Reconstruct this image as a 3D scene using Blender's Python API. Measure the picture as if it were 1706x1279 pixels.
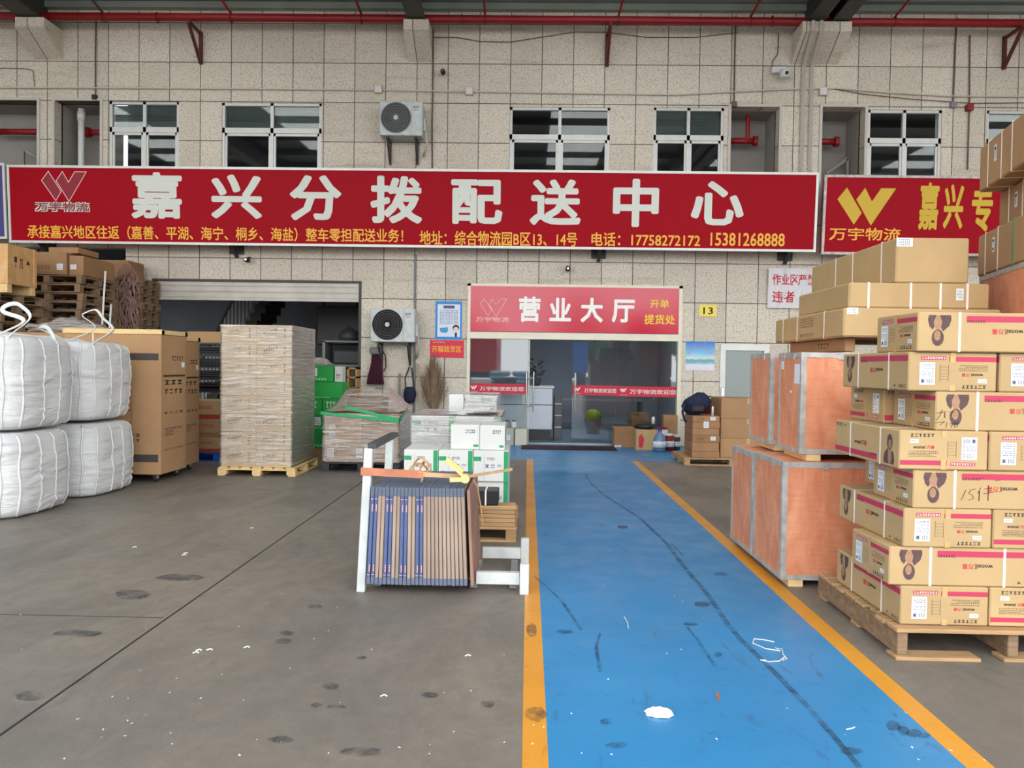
import bpy, math, random
from mathutils import Vector, Matrix, noise
for _o in list(bpy.data.objects): bpy.data.objects.remove(_o)
SC = bpy.context.scene; COL = SC.collection
R = random.Random(7)
PI = math.pi
# ------------------------------------------------------------ camera (phone at eye height under the canopy)
FPX, CAMH = 1260.0, 1.5
PCX, PCY = 853.0, 639.5
Yc = Vector((880-PCX, -(611-PCY), -FPX)).normalized()
Zc = Vector((1, -.015, 0)).cross(Yc).normalized()
Xc = Yc.cross(Zc)
CM = Matrix((Xc, Yc, Zc))
cd = bpy.data.cameras.new('camera'); cam = bpy.data.objects.new('camera', cd); COL.objects.link(cam)
cam.matrix_world = Matrix.Translation((0, 0, CAMH)) @ CM.to_4x4()
cd.sensor_width = 36; cd.lens = 36*FPX/1706; cd.clip_end = 300
SC.camera = cam
# ------------------------------------------------------------ sky (bright overcast yard in front of the canopy) and exposure
W_ = bpy.data.worlds.new('overcast_sky'); SC.world = W_; W_.use_nodes = True
_bg = W_.node_tree.nodes['Background']
_bg.inputs[0].default_value = (.98, .985, 1.0, 1); _bg.inputs[1].default_value = 2.6
SC.view_settings.view_transform = 'Standard'; SC.view_settings.look = 'None'
SC.view_settings.gamma = 1; SC.view_settings.use_curve_mapping = False
SC.view_settings.exposure = 0.88
# ------------------------------------------------------------ helpers
def ray(x, y): return CM @ Vector(((x-PCX)/FPX, -(y-PCY)/FPX, -1))
def at(x, y, Y):
    d = ray(x, y); return Vector((0, 0, CAMH)) + d*(Y/d.y)
def fl(x, y, z=0):
    d = ray(x, y); return Vector((0, 0, CAMH)) + d*((z-CAMH)/d.z)
def hitp(x, y, p, n):
    d = ray(x, y); o = Vector((0, 0, CAMH)); return o + d*((p-o).dot(n)/d.dot(n))
def S(r, g, b):
    f = lambda c: c/12.92 if c <= .04045 else ((c+.055)/1.055)**2.4
    return (f(r/255), f(g/255), f(b/255))
# ---- writing: every string is turned into outlines once
TX = {}
def prep(items):
    obs = []
    for body, off in items:
        c = bpy.data.curves.new('t', 'FONT'); c.body = body; c.resolution_u = 2
        o = bpy.data.objects.new('t', c); COL.objects.link(o); obs.append((body, off, o))
    dg = bpy.context.evaluated_depsgraph_get()
    for body, off, o in obs:
        e = o.evaluated_get(dg); m = e.to_mesh()
        vs = [(v.co.x, v.co.y) for v in m.vertices]; fs = [tuple(p.vertices) for p in m.polygons]
        e.to_mesh_clear()
        xs = [v[0] for v in vs]; ys = [v[1] for v in vs]
        TX[body] = (vs, fs, min(xs)-off, max(xs)+off, min(ys)-off, max(ys)+off, off)
    for _, _, o in obs:
        c = o.data; bpy.data.objects.remove(o); bpy.data.curves.remove(c)
BIG = '嘉兴分拨配送中心'
LINE = ['承接嘉兴地区往返（嘉善、平湖、海宁、桐乡、海盐）整车零担配送业务！', '地址：综合物流园B区13、14号', '电话：17758272172', '15381268888']
prep([(c, .034) for c in BIG+'专营业大厅'] + [(t, .020) for t in LINE] + [(t, .018) for t in ('开单', '提货处', '开箱验货区', '作业区严禁', '违者', '13', '万宇物流', '万宇物流欢迎您', 'wonxi', '万喜', 'AUX')])
class Fr:                                   # a flat face: corner, right, up, outward
    def __init__(s, o, u, v, n=None):
        s.o = Vector(o); s.u = Vector(u); s.v = Vector(v); s.n = Vector(n) if n else s.u.cross(s.v)
    def p(s, a, b, e=.001): return s.o + s.u*a + s.v*b + s.n*e
class MB:
    def __init__(s): s.v = []; s.f = []
    def add(s, vs, fs):
        k = len(s.v); s.v += [Vector(v) for v in vs]; s.f += [tuple(i+k for i in f) for f in fs]; return s
    def quad(s, *p): return s.add(p, [tuple(range(len(p)))])
    def hull(s, vs, fs):
        c = sum((Vector(v) for v in vs), Vector())/len(vs); out = []
        for f in fs:
            a, b, d = (Vector(vs[f[i]]) for i in (0, 1, 2)); m = sum((Vector(vs[i]) for i in f), Vector())/len(f)
            out.append(f if (b-a).cross(d-a).dot(m-c) > 0 else tuple(reversed(f)))
        return s.add(vs, out)
    def box(s, x0, x1, y0, y1, z0, z1, c=0.0, mx=None):
        C = Vector(((x0+x1)/2, (y0+y1)/2, (z0+z1)/2)); h = (abs(x1-x0)/2, abs(y1-y0)/2, abs(z1-z0)/2)
        if c <= 0:
            vs = [Vector((i*h[0], j*h[1], k*h[2])) for i in (-1, 1) for j in (-1, 1) for k in (-1, 1)]
            fs = [(0, 1, 3, 2), (4, 6, 7, 5), (0, 4, 5, 1), (2, 3, 7, 6), (0, 2, 6, 4), (1, 5, 7, 3)]
        else:
            c = min(c, .45*min(h)*2); vs = []; ix = {}
            for i in (-1, 1):
                for j in (-1, 1):
                    for k in (-1, 1):
                        sg = (i, j, k)
                        for a in range(3):
                            ix[(sg, a)] = len(vs)
                            vs.append(Vector([sg[t]*(h[t] if t == a else h[t]-c) for t in range(3)]))
            fs = []
            sq = [(-1, -1), (1, -1), (1, 1), (-1, 1)]
            for a in range(3):
                o = [t for t in range(3) if t != a]
                for q in (-1, 1):
                    f = []
                    for p in sq:
                        sg = [0]*3; sg[a] = q; sg[o[0]] = p[0]; sg[o[1]] = p[1]; f.append(ix[(tuple(sg), a)])
                    fs.append(tuple(f))
                for p in sq:                 # edge along a
                    sg = [0]*3; sg[o[0]] = p[0]; sg[o[1]] = p[1]; A = list(sg); B = list(sg); A[a] = -1; B[a] = 1
                    fs.append((ix[(tuple(A), o[0])], ix[(tuple(B), o[0])], ix[(tuple(B), o[1])], ix[(tuple(A), o[1])]))
            for i in (-1, 1):
                for j in (-1, 1):
                    for k in (-1, 1): fs.append(tuple(ix[((i, j, k), a)] for a in range(3)))
        vs = [(mx @ v if mx else v)+C for v in vs]
        return s.hull(vs, fs)
    def bar(s, a, b, w, t, up=(0, 0, 1), c=0):      # square bar from a to b
        a = Vector(a); b = Vector(b); d = b-a; L = d.length; d.normalize(); u = Vector(up)
        x = d.cross(u)
        if x.length < 1e-4: x = d.cross(Vector((1, 0, 0)))
        x.normalize(); z = x.cross(d)
        m = Matrix((x, d, z)).transposed(); C = (a+b)/2
        k = MB().box(-w/2, w/2, -L/2, L/2, -t/2, t/2, c)
        return s.add([m @ v + C for v in k.v], k.f)
    def tube(s, pts, r, n=8, close=False, cap=True, flat=1.0):
        P = [Vector(p) for p in pts]; N = len(P); rs = r if isinstance(r, (list, tuple)) else [r]*N
        ref = None; vs = []
        for i, p in enumerate(P):
            d = (P[(i+1) % N]-P[i-1]) if close else (P[min(i+1, N-1)]-P[max(i-1, 0)])
            if d.length < 1e-9: d = Vector((0, 0, 1))
            d.normalize()
            if ref is None:
                ref = d.cross(Vector((0, 0, 1)))
                if ref.length < .1: ref = d.cross(Vector((0, 1, 0)))
            ref = (ref-d*ref.dot(d)); ref.normalize(); b = d.cross(ref)
            for k in range(n):
                a = 2*PI*k/n; vs.append(p+ref*(math.cos(a)*rs[i])+b*(math.sin(a)*rs[i]*flat))
        fs = []
        for i in range(N if close else N-1):
            j = (i+1) % N
            for k in range(n): fs.append((i*n+k, i*n+(k+1) % n, j*n+(k+1) % n, j*n+k))
        if cap and not close: fs += [tuple(reversed(range(n))), tuple(range((N-1)*n, N*n))]
        return s.add(vs, fs)
    def lathe(s, prof, o=(0, 0, 0), n=16, axis='z'):
        o = Vector(o); vs = []; fs = []
        for r, h in prof:
            for k in range(n):
                a = 2*PI*k/n; c, d = math.cos(a)*r, math.sin(a)*r
                vs.append(o+(Vector((c, d, h)) if axis == 'z' else Vector((c, h, d)) if axis == 'y' else Vector((h, c, d))))
        for i in range(len(prof)-1):
            for k in range(n): fs.append((i*n+k, i*n+(k+1) % n, (i+1)*n+(k+1) % n, (i+1)*n+k))
        fs += [tuple(reversed(range(n))), tuple(range((len(prof)-1)*n, len(prof)*n))]
        return s.add(vs, fs)
    def rect(s, F, a0, a1, b0, b1, e=.001): return s.quad(F.p(a0, b0, e), F.p(a1, b0, e), F.p(a1, b1, e), F.p(a0, b1, e))
    def poly(s, F, pts, e=.001): return s.quad(*[F.p(a, b, e) for a, b in pts])
    def text(s, F, body, a0, a1, b0, b1, e=.001):
        vs, fs, x0, x1, y0, y1, off = TX[body]
        sx = (a1-a0)/(x1-x0); sy = (b1-b0)/(y1-y0)
        n = 8 if off > .02 else 4            # heavier strokes: the outline laid again at small offsets
        sh = [(0, 0)]+([(off*math.cos(2*PI*(i+.5)/n), off*math.sin(2*PI*(i+.5)/n)) for i in range(n)] if off > 0 else [])
        if off > .03: sh += [(off*.55*math.cos(PI*i/2), off*.55*math.sin(PI*i/2)) for i in range(4)]
        for k, (dx, dy) in enumerate(sh): s.add([F.p(a0+(x+dx-x0)*sx, b0+(y+dy-y0)*sy, e+k*.00015) for x, y in vs], fs)
        return s
    def textw(s, F, body, a, b, h, e=.001, mid=True):   # keep proportions, height h
        vs, fs, x0, x1, y0, y1, _ = TX[body]; k = h/(y1-y0); w = (x1-x0)*k
        if mid: a -= w/2
        return s.text(F, body, a, a+w, b, b+h, e)
    def scrawl(s, F, a0, a1, b0, b1, n, rr, e=.001):    # a row of print too small to read
        w = (a1-a0)/n
        for i in range(n):
            x = a0+i*w; k = rr.random()
            s.rect(F, x+w*.08, x+w*.8, b1-(b1-b0)*.25, b1, e)
            if k > .2: s.rect(F, x+w*.3, x+w*.55, b0, b1, e)
            if k < .7: s.rect(F, x+w*.08, x+w*.8, b0, b0+(b1-b0)*.22, e)
        return s
    def prism(s, F, pts, e0, e1):
        n = len(pts); vs = [F.p(a, b, e0) for a, b in pts]+[F.p(a, b, e1) for a, b in pts]
        fs = [tuple(reversed(range(n))), tuple(range(n, 2*n))]+[(i, (i+1) % n, n+(i+1) % n, n+i) for i in range(n)]
        return s.add(vs, fs)
    def ring(s, ax, c, w, lo, hi, t=.002):             # strap round a box: loop in the plane normal to ax
        o = [k for k in range(3) if k != ax]
        def bx(l, h):
            a = [0]*3; b = [0]*3; a[ax] = c-w/2; b[ax] = c+w/2
            a[o[0]], a[o[1]] = l; b[o[0]], b[o[1]] = h
            s.box(a[0], b[0], a[1], b[1], a[2], b[2])
        l0, l1 = lo; h0, h1 = hi
        bx((l0-t, l1-t), (l0, h1+t)); bx((h0, l1-t), (h0+t, h1+t)); bx((l0, h1), (h0, h1+t)); bx((l0, l1-t), (h0, l1))
        return s
    def build(s, name, m, parent=None, smooth=False, local=False):
        me = bpy.data.meshes.new(name); vs = s.v
        if parent is not None and not local:
            iv = MW[parent.name].inverted(); vs = [iv @ v for v in vs]
        me.from_pydata([tuple(v) for v in vs], [], s.f)
        me.materials.append(m)
        if smooth: me.polygons.foreach_set('use_smooth', [True]*len(me.polygons))
        o = bpy.data.objects.new(name, me); COL.objects.link(o)
        if parent is not None: o.parent = parent; MW[o.name] = MW[parent.name]
        else: MW[o.name] = Matrix.Identity(4)
        return o
MW = {}
def tag(o, label=None, cat=None, group=None, kind=None):
    if label: o['label'] = label
    if cat: o['category'] = cat
    if group: o['group'] = group
    if kind: o['kind'] = kind
    return o
def thing(name, label, cat, loc=(0, 0, 0), rz=0, group=None):
    o = bpy.data.objects.new(name, None); COL.objects.link(o); o.empty_display_size = .1
    o.location = loc; o.rotation_euler = (0, 0, rz)
    MW[o.name] = Matrix.Translation(Vector(loc)) @ Matrix.Rotation(rz, 4, 'Z')
    return tag(o, label, cat, group)
def struct(name, mb, m, parent=None, kind=True):
    o = mb.build(name, m, parent)
    if parent is None: o['kind'] = 'structure'
    return o
KIDS = {}
def kids(o): return [c for c in bpy.data.objects if c.parent == o]
def dup(src, label, loc, rot=(0, 0, 0), group=None):
    def rec(o, par):
        c = o.copy(); COL.objects.link(c)
        if par is not None: c.parent = par
        for k in kids(o): rec(k, c)
        return c
    c = rec(src, None); c.location = loc; c.rotation_euler = rot
    c['label'] = label
    if group: c['group'] = group
    return c
# ------------------------------------------------------------ materials
def newmat(name):
    m = bpy.data.materials.new(name); m.use_nodes = True; nt = m.node_tree
    return m, nt, nt.nodes['Principled BSDF']
class NT:
    def __init__(s, nt): s.nt = nt; s.tc = None
    def n(s, t, **kw):
        n = s.nt.nodes.new('ShaderNode'+t)
        for k, v in kw.items(): setattr(n, k, v)
        return n
    def l(s, a, b): s.nt.links.new(a, b)
    def set(s, sock, v):
        if isinstance(v, bpy.types.NodeSocket): s.l(v, sock)
        elif isinstance(v, (tuple, list)) and len(v) == 3 and sock.type == 'RGBA': sock.default_value = (*v, 1)
        else: sock.default_value = v
    def co(s, scale=None, which='Object'):
        if s.tc is None: s.tc = s.n('TexCoord')
        o = s.tc.outputs[which]
        if scale is None: return o
        m = s.n('Mapping'); s.l(o, m.inputs[0]); m.inputs['Scale'].default_value = scale; return m.outputs[0]
    def noise(s, sc, det=4, co=None, rough=.55, dist=0):
        n = s.n('TexNoise'); n.inputs['Scale'].default_value = sc; n.inputs['Detail'].default_value = det
        n.inputs['Roughness'].default_value = rough; n.inputs['Distortion'].default_value = dist
        s.l(co if co is not None else s.co(), n.inputs['Vector']); return n.outputs['Fac']
    def math(s, op, a, b=0.0, cl=False):
        n = s.n('Math', operation=op); n.use_clamp = cl; s.set(n.inputs[0], a); s.set(n.inputs[1], b); return n.outputs[0]
    def mix(s, f, a, b, bt='MIX'):
        n = s.n('Mix', data_type='RGBA', blend_type=bt); s.set(n.inputs[0], f); s.set(n.inputs[6], a); s.set(n.inputs[7], b); return n.outputs[2]
    def ramp(s, f, lo, hi, a=0.0, b=1.0):
        n = s.n('MapRange'); n.clamp = True; s.set(n.inputs[0], f)
        for i, v in enumerate((lo, hi, a, b)): n.inputs[i+1].default_value = v
        return n.outputs[0]
    def xyz(s, co=None):
        n = s.n('SeparateXYZ'); s.l(co if co is not None else s.co(), n.inputs[0]); return n.outputs
    def bump(s, b, h, st=.3, d=.01):
        n = s.n('Bump'); n.inputs['Strength'].default_value = st; n.inputs['Distance'].default_value = d
        s.l(h, n.inputs['Height']); s.l(n.outputs[0], b.inputs['Normal'])
def M(name, rgb, rough=.7, metal=0, var=0, sc=3, bump=0, bsc=40, stretch=None, rnd=0, spec=.4, dark=None):
    m, nt, b = newmat(name); k = NT(nt)
    b.inputs['Roughness'].default_value = rough; b.inputs['Metallic'].default_value = metal
    b.inputs['Specular IOR Level'].default_value = spec
    c = (*rgb, 1)
    b.inputs['Base Color'].default_value = c
    col = None
    if var:
        f = k.noise(sc, 5, k.co(stretch) if stretch else None)
        f = k.ramp(f, .3, .7)
        d = dark or tuple(x*(1-var) for x in rgb); hi = tuple(min(1, x*(1+var*.55)) for x in rgb)
        col = k.mix(f, d, hi)
    if rnd:
        oi = k.n('ObjectInfo'); g = k.ramp(oi.outputs['Random'], 0, 1, 1-rnd, 1+rnd*.5)
        h = k.n('Mix', data_type='RGBA', blend_type='MULTIPLY'); h.inputs[0].default_value = 1
        k.set(h.inputs[6], col if col is not None else rgb); k.l(g, h.inputs[7]); col = h.outputs[2]
    if col is not None: k.l(col, b.inputs['Base Color'])
    if bump: k.bump(b, k.noise(bsc, 4, k.co(stretch) if stretch else None), bump, .01)
    return m
MAT = {}
def mk(key, *a, **kw): MAT[key] = M(key, *a, **kw); return MAT[key]
CARD = mk('cardboard', S(186, 158, 114), .85, var=.10, sc=2.2, rnd=.08, bump=.12, bsc=9)
CARD2 = mk('brown_cardboard', S(174, 138, 100), .85, var=.12, sc=2.2, rnd=.10, bump=.15, bsc=8)
CARD3 = mk('dull_cardboard', S(160, 122, 88), .88, var=.16, sc=3, rnd=.12, bump=.2, bsc=8)
TAPE = mk('packing_tape', S(205, 165, 110), .25, var=.1, sc=20)
INK = mk('black_ink', S(58, 48, 45), .8)
BROWNINK = mk('brown_ink', S(120, 84, 56), .85)
PINK = mk('pink_ink', S(182, 58, 86), .7)
REDINK = mk('red_ink', S(205, 52, 58), .7)
HAIR = mk('portrait_dark_ink', S(92, 72, 72), .85, var=.25, sc=40)
FACE = mk('portrait_tan_ink', S(166, 128, 100), .85, var=.1, sc=40)
LABEL = mk('white_label', S(228, 232, 236), .6, var=.05, sc=30)
LINK = mk('label_print', S(84, 90, 120), .7)
STRAP = mk('white_strap', S(236, 226, 220), .5)
GSTRAP = mk('green_strap', S(70, 140, 95), .45)
WOOD = mk('pallet_wood', S(190, 154, 112), .85, var=.3, sc=3, stretch=(1, 6, 12), bump=.3, bsc=14, rnd=.15)
WOODD = mk('old_pallet_wood', S(146, 120, 94), .9, var=.35, sc=3, stretch=(2, 6, 12), bump=.3, bsc=14, rnd=.2)
PINE = mk('pale_pine', S(226, 196, 140), .75, var=.15, sc=3, stretch=(2, 8, 8))
STEEL = mk('galvanised_strip', S(190, 187, 182), .45, .25, var=.28, sc=14)
WHITEP = mk('white_paint', S(214, 217, 215), .45, var=.05, sc=6)
DWHITE = mk('worn_white_paint', S(198, 204, 203), .5, var=.14, sc=9)
ALU = mk('aluminium_frame', S(206, 206, 202), .38, .25, var=.06, sc=6)
BLACK = mk('black_plastic', S(34, 34, 36), .5)
DGREY = mk('dark_grey', S(64, 66, 68), .55)
GREY = mk('mid_grey', S(128, 130, 130), .6, var=.1)
REDPIPE = mk('fire_red_paint', S(140, 24, 32), .42, var=.1, sc=4)
MAROONST = mk('maroon_steel', S(92, 38, 36), .5, var=.15)
DSTEEL = mk('dark_steel', S(70, 70, 66), .55, .2, var=.15)
SIGNRED = mk('sign_red', S(160, 10, 28), .34, var=.05, sc=.6, spec=.05)
SIGNWH = mk('sign_white_lettering', S(214, 217, 208), .5)
SIGNYE = mk('sign_yellow_lettering', S(240, 178, 58), .5)
LOGOYE = mk('sign_gold_lettering', S(208, 172, 46), .5)
LOGOLINE = mk('logo_outline', S(240, 190, 185), .5)
LOGOFILL = mk('logo_dark_red', S(140, 24, 42), .5)
CHROME = mk('brushed_steel', S(210, 212, 214), .25, .9)
GREENBOX = mk('green_carton_print', S(38, 158, 70), .5, var=.06, sc=3, rnd=.06)
WHITECARD = mk('white_carton', S(206, 208, 204), .6, var=.04, sc=4)
GREENINK = mk('green_ink', S(36, 150, 96), .6)
BLUEPL = mk('blue_plastic', S(28, 84, 190), .45)
NAVY = mk('navy_cloth', S(30, 38, 66), .85, var=.3, sc=12, bump=.4, bsc=20)
RUBBER = mk('maroon_mat', S(62, 24, 30), .9, var=.2, sc=60, bump=.5, bsc=200)
CONDUIT = mk('conduit_plastic', S(196, 188, 176), .55)
def clear(name, tint, refl=1.0, ior=1.5, white=0, wcol=(.8, .8, .8), rough=.02, wr=0):
    m = bpy.data.materials.new(name); m.use_nodes = True; nt = m.node_tree; nt.nodes.clear(); k = NT(nt)
    out = k.n('OutputMaterial'); t = k.n('BsdfTransparent'); t.inputs[0].default_value = (*tint, 1)
    g = k.n('BsdfGlossy'); g.inputs['Roughness'].default_value = rough; g.inputs[0].default_value = (1, 1, 1, 1)
    fr = k.n('Fresnel'); fr.inputs[0].default_value = ior
    mx = k.n('MixShader'); f = k.math('MULTIPLY', fr.outputs[0], refl, True); k.l(f, mx.inputs[0])
    base = t.outputs[0]
    if white:
        d = k.n('BsdfDiffuse'); d.inputs[0].default_value = (*wcol, 1); m2 = k.n('MixShader')
        if wr:
            nz = k.noise(2.6, 5, k.co((1, 1, 13)), .6, .8); k.l(k.ramp(nz, .44, .72, white*.22, white*2.2), m2.inputs[0])
            b = k.n('Bump'); b.inputs['Strength'].default_value = .7; b.inputs['Distance'].default_value = .04
            k.l(nz, b.inputs['Height']); k.l(b.outputs[0], g.inputs['Normal']); k.l(b.outputs[0], fr.inputs['Normal'])
        else: m2.inputs[0].default_value = white
        k.l(t.outputs[0], m2.inputs[1]); k.l(d.outputs[0], m2.inputs[2]); base = m2.outputs[0]
    k.l(base, mx.inputs[1]); k.l(g.outputs[0], mx.inputs[2]); k.l(mx.outputs[0], out.inputs[0])
    return m
GLASS = clear('door_glass', (.86, .9, .9), 1.6, 1.52)
WGLASS = clear('window_glass', (.75, .8, .8), 1.7, 1.55)
FILM = clear('stretch_film', (.98, .98, .98), 3.2, 1.5, .26, (.88, .87, .82), .14, 1)
FILMD = clear('dusty_film', (.9, .9, .9), 1.3, 1.5, .5, (.62, .58, .54), .25, 1)
FROST = clear('frosted_glass', (.5, .56, .55), 1.2, 1.5, .62, (.40, .47, .46), .3)
SKYL = clear('translucent_skylight', (.95, .97, .95), .3, 1.4, .2, (.8, .85, .8), .5)
# stone cladding
def m_wall():
    m, nt, b = newmat('stone_cladding'); k = NT(nt); X, Y, Z = k.xyz()
    def grid(v, o, p):
        t = k.math('DIVIDE', k.math('SUBTRACT', v, o), p); return k.math('FRACT', t), k.math('FLOOR', t)
    fx, ix = grid(X, -10.131-.606*40, .606); fz, iz = grid(Z, 1.26-.76*4, .76)
    lx = k.math('LESS_THAN', fx, .026); lz = k.math('LESS_THAN', fz, .021)
    line = k.math('MAXIMUM', lx, lz)
    cmb = k.n('CombineXYZ'); k.l(ix, cmb.inputs[0]); k.l(iz, cmb.inputs[1])
    wn = k.n('TexWhiteNoise', noise_dimensions='2D'); k.l(cmb.outputs[0], wn.inputs['Vector'])
    base = k.mix(wn.outputs['Value'], S(203, 194, 178), S(219, 210, 194))
    big = k.ramp(k.noise(.9, 4), .35, .7); base = k.mix(k.math('MULTIPLY', big, .25), base, S(228, 219, 204))
    sp = k.ramp(k.noise(30, 4, rough=.75), .54, .68); base = k.mix(k.math('MULTIPLY', sp, .62), base, S(112, 100, 86))
    sp2 = k.ramp(k.noise(60, 2, k.co((1, 1, .6)), .6), .56, .66); base = k.mix(k.math('MULTIPLY', sp2, .7), base, S(120, 110, 98))
    st = k.ramp(k.noise(2.2, 5, k.co((.25, 1, 3))), .58, .72); base = k.mix(k.math('MULTIPLY', st, .4), base, S(146, 134, 118))
    base = k.mix(k.math('MULTIPLY', line, .92), base, S(62, 56, 50))
    k.l(base, b.inputs['Base Color']); b.inputs['Roughness'].default_value = .7
    h = k.math('SUBTRACT', k.math('MULTIPLY', k.noise(40, 3), .2), line); k.bump(b, h, .35, .006)
    return m
STONE = m_wall()
def m_floor():
    m, nt, b = newmat('worn_concrete'); k = NT(nt)
    a = k.ramp(k.noise(.5, 7, rough=.66), .34, .66); base = k.mix(a, S(106, 104, 100), S(136, 126, 114))
    a2 = k.ramp(k.noise(1.6, 8, k.co((1, .5, 1)), .7, .6), .45, .75); base = k.mix(k.math('MULTIPLY', a2, .7), base, S(92, 87, 82))
    d = k.ramp(k.noise(2.6, 3, k.co((1.6, .7, 1)), .5, .4), .66, .74); base = k.mix(k.math('MULTIPLY', d, .4), base, S(84, 80, 77))
    sp = k.ramp(k.noise(55, 3, rough=.7), .6, .75); base = k.mix(k.math('MULTIPLY', sp, .3), base, S(180, 174, 164))
    fn = k.ramp(k.noise(9, 8, rough=.75), .4, .7); base = k.mix(k.math('MULTIPLY', fn, .55), base, S(96, 92, 86))
    k.l(base, b.inputs['Base Color']); k.l(k.ramp(a2, 0, 1, .5, .68), b.inputs['Roughness'])
    k.bump(b, k.noise(30, 6, rough=.7), .18, .006)
    return m
CONC = m_floor()
def m_paint(name, c0, c1, dark, wear):
    m, nt, b = newmat(name); k = NT(nt)
    base = k.mix(k.ramp(k.noise(.8, 5), .3, .7), c0, c1)
    s1 = k.ramp(k.noise(5, 6, k.co((1, .35, 1)), .7, 1.5), .60, .72); base = k.mix(k.math('MULTIPLY', s1, wear), base, dark)
    s2 = k.ramp(k.noise(26, 4, k.co((.35, 1.3, 1)), .7, 2), .64, .70); base = k.mix(k.math('MULTIPLY', s2, wear*1.2), base, dark)
    s3 = k.ramp(k.noise(1.3, 4), .5, .8); base = k.mix(k.math('MULTIPLY', s3, .25), base, tuple(x*.6 for x in c0))
    k.l(base, b.inputs['Base Color']); k.l(k.ramp(k.noise(3, 5), .3, .7, .3, .5), b.inputs['Roughness'])
    k.bump(b, k.noise(40, 4), .1, .004)
    return m
LANE = m_paint('blue_floor_paint', S(30, 122, 180), S(44, 134, 188), S(44, 72, 96), .75)
YELL = m_paint('yellow_line_paint', S(204, 138, 34), S(214, 150, 50), S(120, 96, 56), .5)
def m_ply(name, c0, c1):
    m, nt, b = newmat(name); k = NT(nt)
    g = k.noise(3, 7, k.co((1, 1, .45)), .6, 2.2); base = k.mix(k.ramp(g, .3, .72), c0, c1)
    g2 = k.ramp(k.noise(60, 3, k.co((.12, .12, 1))), .45, .7); base = k.mix(k.math('MULTIPLY', g2, .18), base, tuple(x*.6 for x in c0))
    k.l(base, b.inputs['Base Color']); b.inputs['Roughness'].default_value = .55
    return m
PLY = m_ply('red_plywood', S(206, 122, 86), S(238, 168, 128))
PLYB = m_ply('brown_plywood', S(150, 98, 80), S(186, 132, 110))
CRATEP = m_ply('pale_plywood', S(198, 152, 96), S(226, 184, 128))
def m_bag():
    m, nt, b = newmat('woven_white_plastic'); k = NT(nt)
    base = k.mix(k.ramp(k.noise(2, 4), .3, .7), S(204, 206, 208), S(220, 221, 222)); k.l(base, b.inputs['Base Color'])
    b.inputs['Roughness'].default_value = .55; b.inputs['Subsurface Weight'].default_value = .0
    h = k.noise(5, 7, k.co((.6, .6, 3.2)), .62, 1.0); k.bump(b, h, .6, .04)
    return m
BAG = m_bag()
# ============================================================ THE SETTING
W = 14.77
mb = MB().box(-45, 45, -60, 22, -.3, 0); struct('floor', mb, CONC)
# blue walkway, apron and yellow lines painted on the floor
mb = MB(); mb.box(.09, 1.70, -2, 12.25, 0, .0015); mb.box(-1.5, 3.6, 12.25, W, 0, .0015)
LN = struct('floor_walkway', mb, LANE)
mb = MB(); mb.box(0, .10, -2, 12.25, 0, .002); struct('floor_line_left', mb, YELL)
mb = MB(); mb.box(1.69, 1.80, -2, 12.25, 0, .002); struct('floor_line_right', mb, YELL)
# saw-cut joint in the slab, tyre mark and smudges on the blue paint
JOINT = M('joint_filler', S(40, 40, 40), .9)
mb = MB(); mb.bar((-2.07, -2, .0008), (-2.11, 13.2, .0008), .012, .0012); mb.bar((-14, 4.32, .0006), (-2.11, 4.35, .0006), .006, .001)
struct('floor_joint', mb, JOINT)
def m_mark():
    m, nt, b = newmat('rubber_mark'); k = NT(nt)
    b.inputs['Base Color'].default_value = (*S(52, 62, 74), 1); b.inputs['Roughness'].default_value = .8
    f = k.ramp(k.noise(9, 6, rough=.75), .36, .66, .0, .62); k.l(f, b.inputs['Alpha']); return m
MARK = m_mark()
def strip(pts, w, z=.003):
    m = MB(); q = [fl(*p) for p in pts]
    for i in range(len(q)-1):
        d = (q[i+1]-q[i]).normalized(); s_ = Vector((-d.y, d.x, 0))
        w0 = w*(.6+.4*math.sin(PI*(i+.3)/len(q))); 
        m.quad(*[Vector((p.x, p.y, z)) for p in (q[i]-s_*w0, q[i]+s_*w0, q[i+1]+s_*w0, q[i+1]-s_*w0)])
    return m
m1 = strip([(975, 790), (985, 806), (1003, 822), (1022, 835), (1065, 862), (1110, 905), (1140, 945), (1180, 992), (1205, 1030), (1232, 1064), (1290, 1120), (1340, 1172), (1390, 1228), (1432, 1279)], .018)
for p in ([(1145, 1045), (1165, 1070), (1192, 1112)], [(1118, 905), (1130, 918), (1138, 925)], [(890, 960), (935, 1000), (968, 1050)], [(1000, 1055), (993, 1078), (1000, 1120)]):
    m1.add(*(lambda q: (q.v, q.f))(strip(p, .01)))
def blob(cx, cy, rx, ry, m, z=.0035):
    c = fl(cx, cy); n = 14; p = []
    for i in range(n):
        a = 2*PI*i/n; q = fl(cx+math.cos(a)*rx*(.85+.3*R.random()), cy+math.sin(a)*ry*(.85+.3*R.random())); p.append((q.x, q.y, z))
    m.quad(*p)
for cx, cy, rx, ry in ((1170, 1007, 14, 5), (941, 1053, 15, 4), (1010, 1203, 11, 5), (1028, 1242, 18, 5), (1196, 1091, 7, 4), (1488, 1210, 12, 9), (1505, 1218, 10, 8), (1522, 1222, 12, 7), (1540, 1226, 12, 4), (1418, 1252, 20, 6), (1037, 878, 10, 3), (1150, 1040, 13, 3), (1201, 957, 14, 3)):
    blob(cx, cy, rx, ry, m1)
struct('floor_scuff_marks', m1, MARK)
m2 = MB()
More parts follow.
